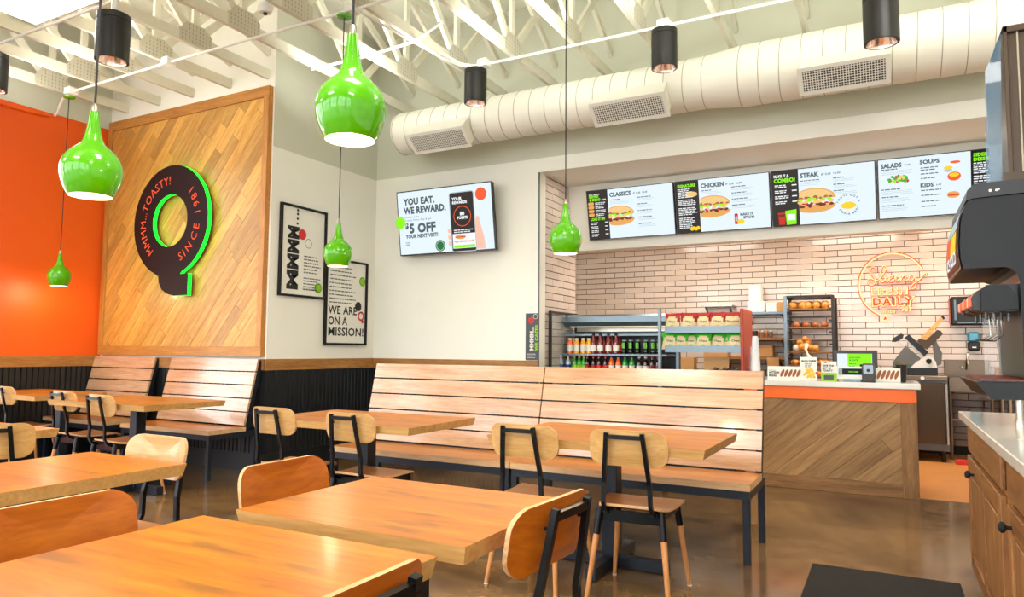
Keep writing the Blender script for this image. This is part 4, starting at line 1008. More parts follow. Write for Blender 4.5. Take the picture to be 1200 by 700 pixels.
CH = [((-1.12, 3.46), 3, 'front', 'light wood chair nearest the bench end, before the right bench table'),
      ((-1.65, 3.44), -2, 'front', 'light wood chair beside the chair nearest the bench end, at its left'),
      ((-2.83, 3.47), -2, 'front', 'light wood chair at the right side of the table by the dark corner'),
      ((-3.49, 3.5), -2, 'front', 'light wood chair at the left side of the table by the dark corner'),
      ((-5.52, 3.63), -4, 'front', 'small light wood chair before the oak panel benches, the right one of two'),
      ((-6.22, 3.74), -4, 'front', 'small light wood chair before the oak panel benches, the left one of two'),
      ((-7.4, 3.84), 0, 'front', 'small chair cut by the left edge of the photo, near the orange wall'),
      ((-2.75, 1.75), 180, 'white', 'chair whose pale front backrest stands behind the left foreground table'),
      ((-4.03, 1.93), 62, 'left', 'large tan chair cut by the left edge, seen from behind'),
      ((-1.585, 1.745), -90, 'orange', 'orange-brown chair at the left end of the middle foreground table'),
      ((-1.6, 1.03), -90, 'orange', 'large orange-brown chair at the left end of the nearest table'),
      ((-.985, 1.69), 86, 'orange', 'chair seen from behind at the right end of the middle foreground table'),
      ((-.99, .92), 90, 'orange', 'chair seen from behind at the right end of the nearest table, bottom edge')]
protos = {}
for (x, y), rz, kind, lab in CH:
    bm = 'ply_back' if kind in ('front', 'left', 'white') else 'ply_orange'
    if bm not in protos:
        c = make_chair('dining_chair', lab, bm); protos[bm] = c; c.location = (x, y, 0); c.rotation_euler = (0, 0, math.radians(rz))
    else: clone(protos[bm], (x, y, 0), math.radians(rz), lab)

def table(x0, x1, y0, y1, label, ped=None, rz=0, th=.045, grain='x', group='wooden cafe tables'):
    cx, cy = (x0 + x1) / 2, (y0 + y1) / 2; t = thing('cafe_table', label, 'table', (cx, cy, 0), rz, group)
    w, h = (x1 - x0) / 2, (y1 - y0) / 2; mb = MB(); c = .01; z = .75
    lv = [(0, z), (c, z - th)]; vs = []
    for o_, zz in lv:
        for sx, sy in ((-1, -1), (1, -1), (1, 1), (-1, 1)): vs.append((sx * (w - o_), sy * (h - o_), zz))
    if grain == 'x': mb.add(vs[:4], [(0, 1, 2, 3)], 'table_wood')
    else: mb.add(vs[:4], [(0, 1, 2, 3)], 'table_wood')
    mb.add(vs, [(4, 7, 6, 5)] + [(4 * l + (i + 1) % 4, 4 * l + i, 4 * (l + 1) + i, 4 * (l + 1) + (i + 1) % 4) for l in (0,) for i in range(4)], 'table_edge')
    mb.build('tabletop', t)
    for px, py in (ped or [(0, 0)]):
        p = one('box', px - .045, px + .045, py - .045, py + .045, .03, z - th, 'steel_blue', name='pedestal', parent=t, b=.004)
        one('box', px - .2, px + .2, py - .12, py + .12, z - th - .012, z - th - .002, 'steel_blue', name='top_plate', parent=p)
        for a in (0, 90):
            ca, sa = math.cos(math.radians(a)), math.sin(math.radians(a)); L_ = .325
            one('bar', (px - ca * L_, py - sa * L_, .035 + (a > 45) * .002), (px + ca * L_, py + sa * L_, .035 + (a > 45) * .002), .055, .06, 'steel_blue', name='foot_beam', parent=t)
    return t
table(-1.62, -.865, 1.4, 2.0, 'square tan table with a pale front edge in the middle foreground')
table(-1.64, -.88, .7, 1.31, 'nearest table, its worn honey-coloured top filling the bottom left')
table(-3.04, -2.42, 1.04, 1.85, 'honey-coloured table in the left foreground, with a pale chair behind')
table(-4.85, -4.05, 1.55, 2.28, 'table of which one corner shows beside the large tan chair at the left edge')
table(-1.9, -.75, 3.28, 4.07, 'bench table in front of the right half of the long bench', ped=[(-.075, .155)])
table(-3.64, -2.43, 3.3, 4.04, 'bench table at the left end of the long bench, by the dark corner', ped=[(-.1, .12)])
table(-6.35, -5.05, 3.46, 4.22, 'bench table between the two benches under the oak panel', ped=[(.1, -.05)])
table(-8.0, -6.85, 3.62, 4.3, 'bench table near the orange wall, cut by the left edge', ped=[(.42, .0)])

def bench(x0, x1, y0, yb, label, ztop=1.085, posts=None, group='slatted wooden benches'):
    t = thing('slatted_bench', label, 'bench', ((x0 + x1) / 2, (y0 + yb) / 2, 0), 0, group); w = (x1 - x0) / 2; cy = (y0 + yb) / 2; d0, d1 = y0 - cy, yb - cy
    zs_ = .45; sl = yb - .19 - cy
    mb = MB(); e = .04; mb.box(-w, w, d0, sl + .03, zs_ - e, zs_ - .0005, 'bench_edge'); mb.add([(-w, d0, zs_), (w, d0, zs_), (w, sl + .03, zs_), (-w, sl + .03, zs_)], [(0, 1, 2, 3)], 'bench_seat'); mb.build('seat', t)
    zb0 = zs_ + .012; n = 5; pitch = (ztop - zb0) / n; lean = (d1 - .04 - sl) / (ztop - zb0)
    for i in range(n):
        za, zb_ = zb0 + i * pitch + .005, zb0 + (i + 1) * pitch - .006; ya, yb_ = sl + lean * (za - zb0), sl + lean * (zb_ - zb0); mb = MB()
        vs = [(-w, ya, za), (w, ya, za), (w, yb_, zb_), (-w, yb_, zb_)] + [(-w, ya + .022, za), (w, ya + .022, za), (w, yb_ + .022, zb_), (-w, yb_ + .022, zb_)]
        mb.add(vs, [(0, 1, 2, 3), (5, 4, 7, 6), (3, 2, 6, 7), (0, 4, 5, 1), (1, 5, 6, 2), (0, 3, 7, 4)], 'bench_slat'); o = mb.build('slat', t); recenter(o)
    # steel frame
    mb = MB(); zf = zs_ - e
    mb.box(-w + .005, w - .005, d0 + .01, d0 + .05, zf - .05, zf, 'steel_blue'); mb.box(-w + .005, w - .005, d1 - .05, d1 - .01, zf - .05, zf, 'steel_blue')
    for x in (-w + .005, w - .045): mb.box(x, x + .04, d0 + .05, d1 - .05, zf - .05, zf, 'steel_blue')
    mb.build('rail', t)
    for x in (-w + .005, w - .045):
        one('box', x, x + .04, d0 + .01, d0 + .05, 0, zf - .05, 'steel_blue', name='leg', parent=t, b=.002)
        one('box', x, x + .04, d1 - .05, d1 - .01, 0, zf - .05, 'steel_blue', name='leg', parent=t, b=.002)
    for x in [-w + .02, w - .02] + list(posts or [-w / 3, w / 3]):
        one('bar', (x, sl + .047, zb0 - .06), (x, sl + .047 + lean * (ztop - zb0 - .02), ztop - .02), .04, .03, 'steel_blue', up=(0, 1, 0), name='back_post', parent=t)
    return t
bench(-3.84, -2.262, 4.2, 4.79, 'left half of the long slatted bench, near the dark corner')
bench(-2.252, -.71, 4.2, 4.79, 'right half of the long slatted bench, in front of the drinks cooler')
bench(-6.72, -5.43, 4.36, 4.94, 'slatted bench under the round Q sign, pale backrest', 1.1)
bench(-8.07, -6.99, 4.36, 4.94, 'slatted bench in the corner of the orange wall, brown backrest', 1.1)
tag(one('box', -.41, .3, 3.2, 4.4, 0.0, .012, 'mat_fibre', name='floor_mat', b=.004), 'dark brown floor mat at the bottom right in front of the cabinet', 'floor mat')

# ================================================================== SERVICE COUNTER
CX0, CX1, CY0, CY1 = -1.18, .2, 6.76, 7.5
t = thing('service_counter', 'service counter of diagonal oak planks with an orange band and white top', 'counter', (-.4, 7.1, 0)); sn = snapshot()
one('box', CX0, CX1 - .012, CY0 + .02, CY1, 0, .9, 'counter_oak', name='carcass')
one('box', CX0, CX1 + .03, CY0 - .03, CY1 + .02, .9, .95, 'quartz', name='countertop', b=.004)
one('box', CX0, CX1, CY0 - .012, CY0 + .02, .79, .9, 'orange_laminate', name='orange_band', b=.001)
one('box', CX0, CX1 - .12, CY0 - .006, CY0 + .02, 0, .115, 'counter_oak', name='base_rail', b=.002)
one('box', CX1 - .12, CX1, CY0 - .008, CY0 + .02, 0, .79, 'counter_oak_v', name='corner_post', b=.002)
plank_field(None, CX0, CX1 - .12, .115, .79, lambda a, b: (a, CY0 + .012, b), math.radians(40), .14, 3.0, 4.2, 'counter_plank', .012, 9)
framed(t, sn)
ZT0 = .95
def card(x, y, w, h, label, T2=None, name='table_sign'):
    t = thing(name, label, 'sign', (x, y, ZT0)); T = lambda u, v, dd: Vector((u, -dd + v * .08, v))
    mb = MB(); mb.prism([(0, 0), (w, 0), (w, h), (0, h)], T, -.006, 0, 'paper'); mb.build('card', t)
    one('box', 0, w, -.02, .05, 0, .004, 'clear_plastic', name='stand', parent=t); return t, T
def loaves(mb, T, u, v, n, w, h, seed=1):
    for i in range(n):
        cu = u + (i + .5) * w / n; P_ = []
        for q in range(12):
            a = 2 * PI * q / 12; pu, pv = w / n * .42 * math.cos(a), h / 2 * math.sin(a); P_.append((cu + pu + pv * .35, v + h / 2 + pv))
        flat(mb, P_, T, 'print_brown', .0015)
t, T = card(-.975, 6.78, .29, .125, 'wide card lettered Artisan Bread with a row of loaves, at the counter left end'); mb = MB()
text(mb, 'ARTISAN', T, .012, .06, .02, 'ink', 'x', w=.09); text(mb, 'BREAD', T, .012, .033, .02, 'ink', 'x', w=.07); text(mb, 'CHOOSE YOUR', T, .012, .085, .007, 'ink', 'b', w=.06); loaves(mb, T, .11, .03, 5, .17, .07); mb.build('print', t)
t, T = card(-.7, 6.79, .14, .21, 'upright white card with yellow food picture on the counter'); mb = MB()
text(mb, 'MAC & CHEESE', T, .012, .17, .014, 'ink', 'x', w=.12); lines(mb, T, .04, .15, .06, 3, .014, .006, 'ink_soft', 2)
for i in range(34): disc(mb, T, .075 + random.uniform(-.05, .05) * (1 - i / 60), .03 + i * .0022, .011, random.choice(['print_yellow', 'gold_food']), .001 + i * .00002, n=7)
disc(mb, T, .138, .07, .012, 'print_red', .0022); mb.build('print', t)
t, T = card(-.525, 6.78, .125, .175, 'upright card reading Give The Gift with a green band'); mb = MB()
text(mb, 'GIVE THE', T, .012, .13, .015, 'ink', 'x', w=.09); text(mb, 'GIFT OF', T, .012, .108, .015, 'ink', 'x', w=.07); text(mb, 'TOASTY', T, .012, .087, .015, 'ink', 'x', w=.08); rect(mb, T, 0, 0, .125, .075, 'print_green', .001); rect(mb, T, .02, .015, .1, .055, 'print_slate', .0015); disc(mb, T, .035, .165, .014, 'print_red', .0015, ry=.006); mb.build('print', t)
t, T = card(-.1, 6.92, .19, .12, 'small card with a row of loaves beside the card reader'); mb = MB(); loaves(mb, T, .01, .025, 5, .17, .08); mb.build('print', t)
# register: monitor, customer display, card reader
t = thing('register_monitor', 'dark register monitor showing a lime green advert', 'monitor', (-.265, 7.16, ZT0)); T = lambda u, v, dd: Vector((u * .72, -dd + (v - .1) * .1, v * .74))
mb = MB(); mb.prism(rrect(.5, .34, .01, 2, 0, .2), T, -.03, 0, 'black_plastic'); mb.build('housing', t)
mb = MB(); rect(mb, T, -.21, .05, .19, .33, 'scr_white', .001); rect(mb, T, -.09, .05, .185, .33, 'scr_lime', .0015); text(mb, 'JOIN NOW', T, -.07, .27, .022, 'scr_dkgreen', 'b', .002, w=.13); text(mb, '& SAVE', T, -.07, .24, .022, 'scr_dkgreen', 'b', .002, w=.1); lines(mb, T, -.07, .2, .1, 3, .03, .008, 'scr_dkgreen', 8, .002); rect(mb, T, .05, .16, .14, .2, 'scr_black', .002); mb.build('screen_picture', t)
one('box', -.08, .08, .01, .12, 0, .05, 'black_plastic', name='stand', parent=t, b=.004)
t = thing('customer_display', 'white customer display on the counter before the register monitor', 'display', (-.285, 6.93, ZT0)); T = lambda u, v, dd: Vector((u, -dd + v * .25, v + .02))
mb = MB(); mb.prism([(-.15, 0), (.15, 0), (.125, .11), (-.125, .11)], T, -.03, 0, 'white_plastic'); mb.build('housing', t)
mb = MB(); rect(mb, T, -.11, .035, .11, .095, 'shelf_steel', .001); rect(mb, T, -.08, .04, .08, .09, 'scr_black', .0015); text(mb, 'WELCOME', T, -.03, .058, .012, 'scr_lime', 'b', .002, w=.08); mb.build('screen_picture', t)
one('box', -.07, .07, -.05, .06, 0, .022, 'shelf_steel', name='stand', parent=t, b=.003)
t = thing('card_reader', 'black card reader standing beside the white customer display', 'card reader', (-.155, 6.83, ZT0)); mb = MB(); T = lambda u, v, dd: Vector((u, -dd + v * .3, v))
mb.prism(rrect(.1, .15, .02, 4, 0, .085), T, -.03, 0, 'black_plastic'); mb.build('housing', t)
mb = MB(); flat(mb, rrect(.076, .075, .01, 3, 0, .11), T, 'scr_grey', .001); disc(mb, T, 0, .1, .014, 'ink', .0015); mb.build('screen', t)
one('box', -.055, .055, -.045, .05, 0, .02, 'black_plastic', name='base', parent=t, b=.006)
t = thing('marker_cup', 'dark cup topped with green leaves beside the loaf card', 'cup', (.1, 7.0, ZT0))
one('lathe', [(.035, 0), (.045, .15), (.042, .15), (.034, .01), (0, .01)], 'machine_dark', n=16, cap0=True, name='cup', parent=t, smooth=50)
mb = MB()
for i in range(16): a = i * 2.4; r_ = .03 + .02 * (i % 3); mb.box(r_ * math.cos(a) - .012, r_ * math.cos(a) + .012, r_ * math.sin(a) - .008, r_ * math.sin(a) + .008, .145 + .006 * (i % 4), .152 + .006 * (i % 4), 'leaf_green' if i % 3 else 'print_brown')
o = mb.build('leaves', t); o['kind'] = 'stuff'
# tapering stacks of white cups
for k, (x, y, n_, lab) in enumerate(((-1.09, 6.86, 16, 'tall stack of white foam cups by the red panel, the front one'), (-1.13, 6.98, 11, 'shorter stack of white cups half hidden behind the tall one'))):
    t = thing('cup_stack', lab, 'cups', (x, y, ZT0)); pr = []
    cup = None
    for i in range(n_):
        z = .0 + i * .02; r_ = .048
        if cup is None: cup = one('lathe', [(.048, 0), (.046, .006), (.034, .1), (0, .1)], 'cup_white', n=18, name='cup', parent=t, smooth=50); o = cup
        else: o = clone(cup, top=False, parent=t)
        o.location = (0, 0, z); sc = 1 - .28 * i / n_; o.scale = (sc, sc, 1)

# ================================================================== DRINKS COOLER AND SNACK RACK
KX0, KX1, KY0, KY1 = -3.185, -1.965, 6.78, 7.52
t = thing('drinks_cooler', 'open dark-framed drinks cooler with glass side and steel shelves', 'cooler', (-2.58, 7.1, 0)); sn = snapshot()
one('box', KX0, KX1, KY1 - .03, KY1, .2, 1.6, 'machine_dark', name='back_panel')
one('box', KX0 + .03, KX1, KY1 - .034, KY1 - .03, 1.42, 1.52, 'stainless', name='mirror')
one('box', KX0, KX1, KY0, KY1 - .03, 0, .7, 'machine_dark', name='base', b=.01)
mb = MB(); T = lambda u, v, d: Vector((d, u, v)); mb.prism([(KY1, 1.47), (7.22, 1.47), (7.16, 1.515), (7.16, 1.575), (7.24, 1.6), (KY1, 1.6)], T, KX0, KX1 - .02, 'shelf_steel'); mb.build('canopy')
one('box', KX0 + .05, KX1 - .05, 7.25, 7.29, 1.462, 1.47, 'led_strip', name='light_strip')
for x, nm in ((KX0, 'post'), (KX1 - .03, 'post')):
    one('box', x, x + .03, KY0, KY0 + .03, .7, 1.625, 'black_metal' if x == KX0 else 'shelf_steel', name=nm, b=.002)
one('box', KX0, KX0 + .03, KY0 + .03, KY1, 1.6, 1.625, 'black_metal', name='side_rail'); one('box', KX0 + .008, KX0 + .014, KY0 + .03, KY1 - .03, .7, 1.6, 'glass', name='side_glass')
for z in (.93, 1.17, 1.385): one('box', KX0 + .02, KX1 - .03, 7.1 + (z > 1.3) * .06, KY1 - .03, z - .022, z, 'shelf_steel', name='shelf', b=.002)
framed(t, sn)
def bottle(name, prof, bands, n=12, cat='bottle'):
    """lathed bottle, one mesh, coloured by height bands"""
    mb = MB()
    for i in range(len(prof) - 1):
        zm = (prof[i][1] + prof[i + 1][1]) / 2; m_ = [b for b in bands if zm >= b[0]][-1][1]; mb.lathe([prof[i], prof[i + 1]], m_, n=n)
    mb.lathe([(.0, prof[-1][1]), (prof[-1][0], prof[-1][1])][::-1], bands[-1][1], n=n); return mb
def row(builder, name, cat, xs, y, z, desc, plural, group, back=None):
    me = None; n = len(xs)
    for i, x in enumerate(xs):
        if me is None: o = builder.build(name, None, 50); me = o.data
        else: o = bpy.data.objects.new(name, me); C.objects.link(o)
        o.location = (x, y, z); o.rotation_euler = (0, 0, 0 if cat == 'can' else i * 1.3)
        lab = '%s, %s of %s' % (desc, ORD[i] if n > 2 else ('left one', 'right one')[i], plural); tag(o, lab, cat, group)
Bx = lambda px, y=7.2: (px - 599.3) / 822
def xat(px, y, z=1.2):
    d = CF + CR * ((px - 600) / 822) + CU * ((350 - 410) / 822); return d.x / d.y * y
soda = [(.03, 0), (.033, .01), (.033, .075), (.031, .08), (.031, .12), (.033, .125), (.03, .15), (.014, .185), (.013, .2), (.015, .2), (.015, .222)]
juice = [(.03, 0), (.033, .008), (.033, .03), (.033, .1), (.03, .125), (.02, .145), (.02, .15), (.021, .15), (.021, .17)]
tea = [(.031, 0), (.034, .01), (.034, .03), (.034, .095), (.033, .12), (.018, .17), (.015, .2), (.017, .2), (.017, .22)]
can = [(.022, 0), (.028, .008), (.028, .03), (.028, .12), (.028, .135), (.022, .148), (.022, .15)]
Y1 = 7.16
row(bottle('b', juice, [(0, 'juice_orange'), (.03, 'label_white'), (.1, 'juice_orange'), (.15, 'label_white')]), 'juice_bottle', 'bottle', [xat(668, Y1)], Y1, 1.17, 'orange-red juice bottle with pale label on the middle cooler shelf', 'its row', 'juices on the middle cooler shelf')
row(bottle('b', juice, [(0, 'juice_yellow'), (.03, 'label_white'), (.07, 'juice_yellow'), (.15, 'label_white')]), 'juice_bottle', 'bottle', [xat(p, Y1) for p in (676, 683.5, 690)], Y1, 1.17, 'yellow juice bottle on the middle cooler shelf', 'three', 'juices on the middle cooler shelf')
row(bottle('b', tea, [(0, 'tea_red'), (.03, 'label_white'), (.095, 'tea_red'), (.2, 'matte_black')]), 'tea_bottle', 'bottle', [xat(p, Y1) for p in (695.5, 703.5, 713, 722)], Y1, 1.17, 'dark red bottle with pale label', 'the front four', 'red bottles in the cooler')
row(bottle('b', tea, [(0, 'tea_red'), (.03, 'print_red'), (.095, 'tea_red'), (.2, 'matte_black')]), 'tea_bottle', 'bottle', [xat(p, Y1 + .09) for p in (699.5, 708, 717.5, 726.5)], Y1 + .09, 1.17, 'dark red bottle in the second row', 'the rear four', 'red bottles in the cooler')
canb = bottle('b', can, [(0, 'shelf_steel'), (.008, 'can_dark'), (.14, 'shelf_steel')])
for k in range(-1, 2): canb.box(k * .012 - .003, k * .012 + .003, -.0305 + abs(k) * .004, -.02, .06, .12, 'can_green')
canb.box(-.015, .015, -.0295, -.02, .03, .036, 'label_white')
row(canb, 'drink_can', 'can', [xat(p, Y1) for p in (731.5, 739.5, 747.5, 757, 765.5, 772.5)], Y1, 1.17, 'tall black and green drink can', 'six on the middle shelf', 'black and green cans in the cooler')
row(bottle('b', soda, [(0, 'bottle_clear'), (.075, 'cap_blue'), (.12, 'bottle_clear'), (.2, 'label_white')]), 'water_bottle', 'bottle', [xat(p, Y1) for p in (657.5, 666)], Y1, .93, 'clear water bottle with white cap on the low cooler shelf', 'two', 'water on the low cooler shelf')
row(bottle('b', soda, [(0, 'bottle_green'), (.075, 'print_green'), (.12, 'bottle_green'), (.2, 'juice_yellow')]), 'soda_bottle', 'bottle', [xat(p, Y1) for p in (673.5, 679, 684)], Y1, .93, 'green soda bottle on the low cooler shelf', 'three', 'green sodas in the cooler')
for colr, lb, ps in (('cola', 'bag_red', (688, 695.5)), ('cola', 'print_red', (702, 709.5)), ('juice_orange', 'label_white', (716.5, 724.5)), ('bottle_green', 'label_white', (732.5, 740.5)), ('cola', 'label_white', (749, 756.5)), ('cola', 'tea_red', (764, 771))):
    cap = {'juice_orange': 'cap_blue', 'bottle_green': 'leaf_green'}.get(colr, 'print_red' if lb != 'label_white' else 'label_white')
    nmz = {('cola', 'bag_red'): 'dark cola bottle with crimson label', ('cola', 'print_red'): 'dark cola bottle with bright red label', ('juice_orange', 'label_white'): 'orange soda bottle with blue cap', ('bottle_green', 'label_white'): 'green soda bottle with white label', ('cola', 'label_white'): 'dark cola bottle with white label', ('cola', 'tea_red'): 'dark cola bottle with maroon label'}[(colr, lb)]
    row(bottle('b', soda, [(0, colr), (.075, lb), (.12, colr), (.2, cap)]), 'soda_bottle', 'bottle', [xat(p, Y1) for p in ps], Y1, .93, nmz + ', low cooler shelf', 'two', 'sodas on the low cooler shelf')

t = thing('snack_rack', 'steel snack rack with a red-brown end panel holding two shelves of chip bags', 'snack rack', (-1.57, 7.0, 0)); sn = snapshot()
one('box', -1.215, -1.185, 6.8, 7.3, .95, 1.61, 'red_brown', name='end_panel', b=.006)
for z in (1.405, 1.215):
    mb = MB(); mb.box(-1.945, -1.215, 6.86, 7.25, z - .01, z, 'shelf_steel'); mb.box(-1.945, -1.215, 6.85, 6.86, z - .02, z + .045, 'shelf_steel'); mb.build('shelf')
for x in (-1.93, -1.25): one('box', x, x + .03, 7.2, 7.23, .95, 1.6, 'shelf_steel', name='post')
one('box', -1.945, -1.215, 6.9, 7.5, .9, .95, 'quartz', name='ledge'); one('box', -1.945, -1.3, 6.95, 7.45, 0, .9, 'machine_dark', name='cabinet')
framed(t, sn)
def chip_bag(top):
    mb = MB(); nx, ny = 8, 10; w, h = .074, .172; vs = []; rr = random.Random(4)
    for s_ in (-1, 1):
        for j in range(ny + 1):
            for i in range(nx + 1):
                u, v = -1 + 2 * i / nx, j / ny; bul = max(0, (1 - u ** 4)) * (math.sin(PI * min(1, max(0, v))) ** .55) * .028
                ww = w * (1 + .12 * abs(math.cos(PI * v)) ** 3); vs.append((u * ww, s_ * (bul + .0008) + rr.uniform(-.0012, .0012), v * h + (.004 * (i % 2) if j in (0, ny) else 0)))
    k = (nx + 1) * (ny + 1); F = {top: [], 'bag_cream': []}
    for s_ in (0, 1):
        for j in range(ny):
            for i in range(nx):
                a = s_ * k + j * (nx + 1) + i; f = (a, a + 1, a + nx + 2, a + nx + 1); F[top if j >= 8 - (1 if abs(i - 3.5) > 2 else 0) or i in (0, 7) and j > 4 else 'bag_cream'].append(f if s_ == 0 else f[::-1])
    for m_, fs in F.items(): mb.add(vs, fs, m_)
    T = lambda u, v, d: Vector((u, -.031 - d, v)); text(mb, 'Chips', T, -.038, .078, .018, 'ink', 'b', 0, w=.076, slant=.2); disc(mb, T, .01, .04, .02, 'bag_green' if top == 'bag_green' else 'print_yellow', 0, n=9, ry=.012, jit=.2)
    return mb
for top, z, pxs, dsc in (('bag_red', 1.405, (788, 806, 824, 841, 853, 861), 'red-topped chip bag on the upper rack shelf'), ('bag_green', 1.215, (785, 796, 809, 824, 840, 852, 862), 'green-topped chip bag on the lower rack shelf')):
    me = None
    for i, px in enumerate(pxs):
        if me is None: o = chip_bag(top).build('chip_bag', None, 60); me = o.data
        else: o = bpy.data.objects.new('chip_bag', me); C.objects.link(o)
        o.location = (xat(px, 6.92), 6.92 + (i % 3) * .02, z + .004); o.rotation_euler = (-.12 + .04 * (i % 2), [0, .06, -.05, .03, .1, -.04, .0][i], random.uniform(-.2, .2))
        tag(o, '%s, %s of the %d' % (dsc, ORD[i], len(pxs)), 'chip bag', 'bags on the %s rack shelf' % ('upper' if z > 1.3 else 'lower'))
tag(one('box', -1.6, -1.36, 7.0, 7.02, .95, 1.15, 'cardboard', name='cardboard_box', b=.003, rot=R3('X', -14)), 'tilted cardboard flap under the chip shelves', 'box')
t = thing('utensil_tray', 'clutter of dark wrapped utensils under the chip shelves', 'utensils', (-1.4, 6.98, ZT0)); t.location = (-1.42, 7.0, .95)
one('box', -.14, .16, -.09, .02, 0, .05, 'steel_dark', name='tray', parent=t, b=.004)
for i in range(9): one('bar', (-.12 + i * .032, -.08, .055 + .01 * (i % 3)), (-.1 + i * .03, .0, .075 + .012 * ((i * 2) % 3)), .02, .012, ['machine_dark', 'shelf_steel', 'steel_dark'][i % 3], name='utensil', parent=t)

# ================================================================== KITCHEN AT THE BACK WALL
def at(px, py, y):
    d = CF + CR * ((px - 600) / 822) + CU * ((350 - py) / 822); k = y / d.y; return d.x * k, 1.2 + d.z * k
def PP(pts, y): return [at(a, b, y) for a, b in pts]
Txz = lambda y0: (lambda u, v, d: Vector((u, y0 - d, v)))
# wall shelves with boxes
def wall_shelf(name, label, px0, px1, py, y0, y1, mat, h=.03):
    x0, z = at(px0, py, y0); x1, _ = at(px1, py, y0)
    t = thing(name, label, 'shelf', ((x0 + x1) / 2, y1, z)); w = (x1 - x0) / 2
    one('box', -w, w, y0 - y1, -.012, -h, 0, mat, name='board', parent=t)
    for sx in (-1, 1): one('bar', (sx * w * .8, -.012, -h - .12), (sx * w * .8, (y0 - y1) * .8, -h), .02, .015, 'steel_dark', name='bracket', parent=t)
    return z, x0, x1
z1, a1, b1 = wall_shelf('wall_shelf', 'upper kitchen wall shelf carrying papers and boxes', 872, 921, 366, 9.62, 9.99, 'shelf_steel')
z2, a2, b2 = wall_shelf('wall_shelf', 'middle kitchen wall shelf with jars, left of the bread rack', 872, 921, 396, 9.62, 9.99, 'trim_oak')
z3, a3, b3 = wall_shelf('wall_shelf', 'lower kitchen wall shelf above the paper bags', 840, 921, 418, 9.62, 9.99, 'trim_oak')
z0, a0, b0 = wall_shelf('wall_shelf', 'short steel wall shelf behind the chip bags', 822, 858, 358, 9.7, 9.99, 'stainless', .02)
def kbox(px0, px1, pyt, z, y, dp, mat, label, name='storage_box', cat='box', lid=None):
    x0, _ = at(px0, 380, y); x1, _ = at(px1, 380, y); _, zt = at((px0 + px1) / 2, pyt, y)
    t = thing(name, label, cat, ((x0 + x1) / 2, y + dp / 2, z)); w = (x1 - x0) / 2
    one('box', -w, w, -dp / 2, dp / 2, 0.001, zt - z, mat, name='body', parent=t, b=.004)
    one('box', -w - .003, w + .003, -dp / 2 - .003, dp / 2 + .003, (zt - z) * .82, (zt - z) * .86, lid or mat, name='flap', parent=t)
    return t
_, zs1 = at(895, 352.5, 9.65)
kbox(876, 896, 353, z1, 9.66, .25, 'white_paint', 'white carton on the left of the upper kitchen shelf')
kbox(898, 910, 355, z1, 9.66, .25, 'paper', 'white carton in the middle of the upper kitchen shelf', lid='cardboard')
kbox(910.5, 919, 354, z1, 9.66, .25, 'cardboard', 'brown carton at the right of the upper kitchen shelf')
zz = at(886, 353, 9.66)[1]
kbox(878, 892, 334, zz + .001, 9.68, .2, 'white_paint', 'tall white box stacked on top of the white carton', lid='paper')
kbox(874, 905, 404.9, z3 + .0, 9.68, .2, 'cardboard', 'long cardboard tray on the lower kitchen shelf', lid='trim_oak')
kbox(877, 886, 388, z2, 9.7, .15, 'machine_dark', 'dark jar box on the middle kitchen shelf')
for i, px in enumerate((888.5, 893, 898, 903)):
    x, _ = at(px, 380, 9.75); t = thing('jar', 'small amber jar on the middle kitchen shelf, %s of four' % ORD[i], 'jar', (x, 9.78, z2), group='jars on the kitchen shelf')
    one('lathe', [(.018, 0), (.02, .01), (.02, .07), (.014, .08)], 'print_brown', n=10, cap0=True, name='body', parent=t, smooth=40)
    one('lathe', [(.016, .08), (.016, .1), (0, .1)], ['juice_yellow', 'white_plastic', 'juice_yellow', 'label_white'][i], n=10, name='lid', parent=t)
# back worktop run holding paper bags
t = thing('back_worktop', 'stainless worktop along the kitchen wall behind the counter', 'worktop', (-2.1, 9.7, 0))
one('box', -1.3, .94, -.3, .28, .86, .9, 'stainless', name='top', parent=t, b=.004)
one('box', -1.25, .9, -.26, .27, .1, .86, 'steel_dark', name='cabinet', parent=t)
kbox(898, 912, 419.5, .901, 9.6, .12, 'cardboard', 'open brown paper bag on the back worktop', 'paper_bag', 'paper bag')
kbox(873, 880, 420, .901, 9.6, .12, 'cardboard', 'narrow brown paper bag at the left of the back worktop', 'paper_bag', 'paper bag')
kbox(796, 812, 419, .901, 9.6, .2, 'cardboard', 'brown carton seen under the chip shelves')
kbox(824, 852, 412, .901, 9.6, .2, 'cardboard', 'larger brown carton seen under the chip shelves')
# bread rack
rx0, rx1 = at(921, 400, 9.3)[0], at(977, 400, 9.3)[0]; ry0, ry1 = 9.3, 9.85
t = thing('bread_rack', 'tall dark bakery rack full of bread, beside the neon sign wall', 'rack', ((rx0 + rx1) / 2, 9.55, 0)); w = (rx1 - rx0) / 2
for sx in (-1, 1):
    for y in (-.25, .25): one('box', sx * w - .018, sx * w + .018, y - .018, y + .018, .05, 1.9, 'shelf_steel' if (sx < 0 and y < 0) else 'rack_dark', name='post', parent=t)
    mb = MB()
    for k in range(12): z = .3 + k * .145; mb.box(sx * w - sx * .018 - sx * .03, sx * w - sx * .018, -.25, .25, z - .015, z, 'rack_dark')
    mb.build('runner', t)
one('box', -w, w, -.26, .26, 1.88, 1.905, 'rack_dark', name='top_panel', parent=t)
RS = [(361.5, (353,), 5, 'bread'), (369.5, (), 0, ''), (383.5, (376,), 4, 'bread_dark'), (397.5, (), 0, ''), (412.5, (402,), 0, 'bread'), (428, (418,), 6, 'bread'), (441, (434,), 5, 'bread')]
loaf_me = {}
li = 0
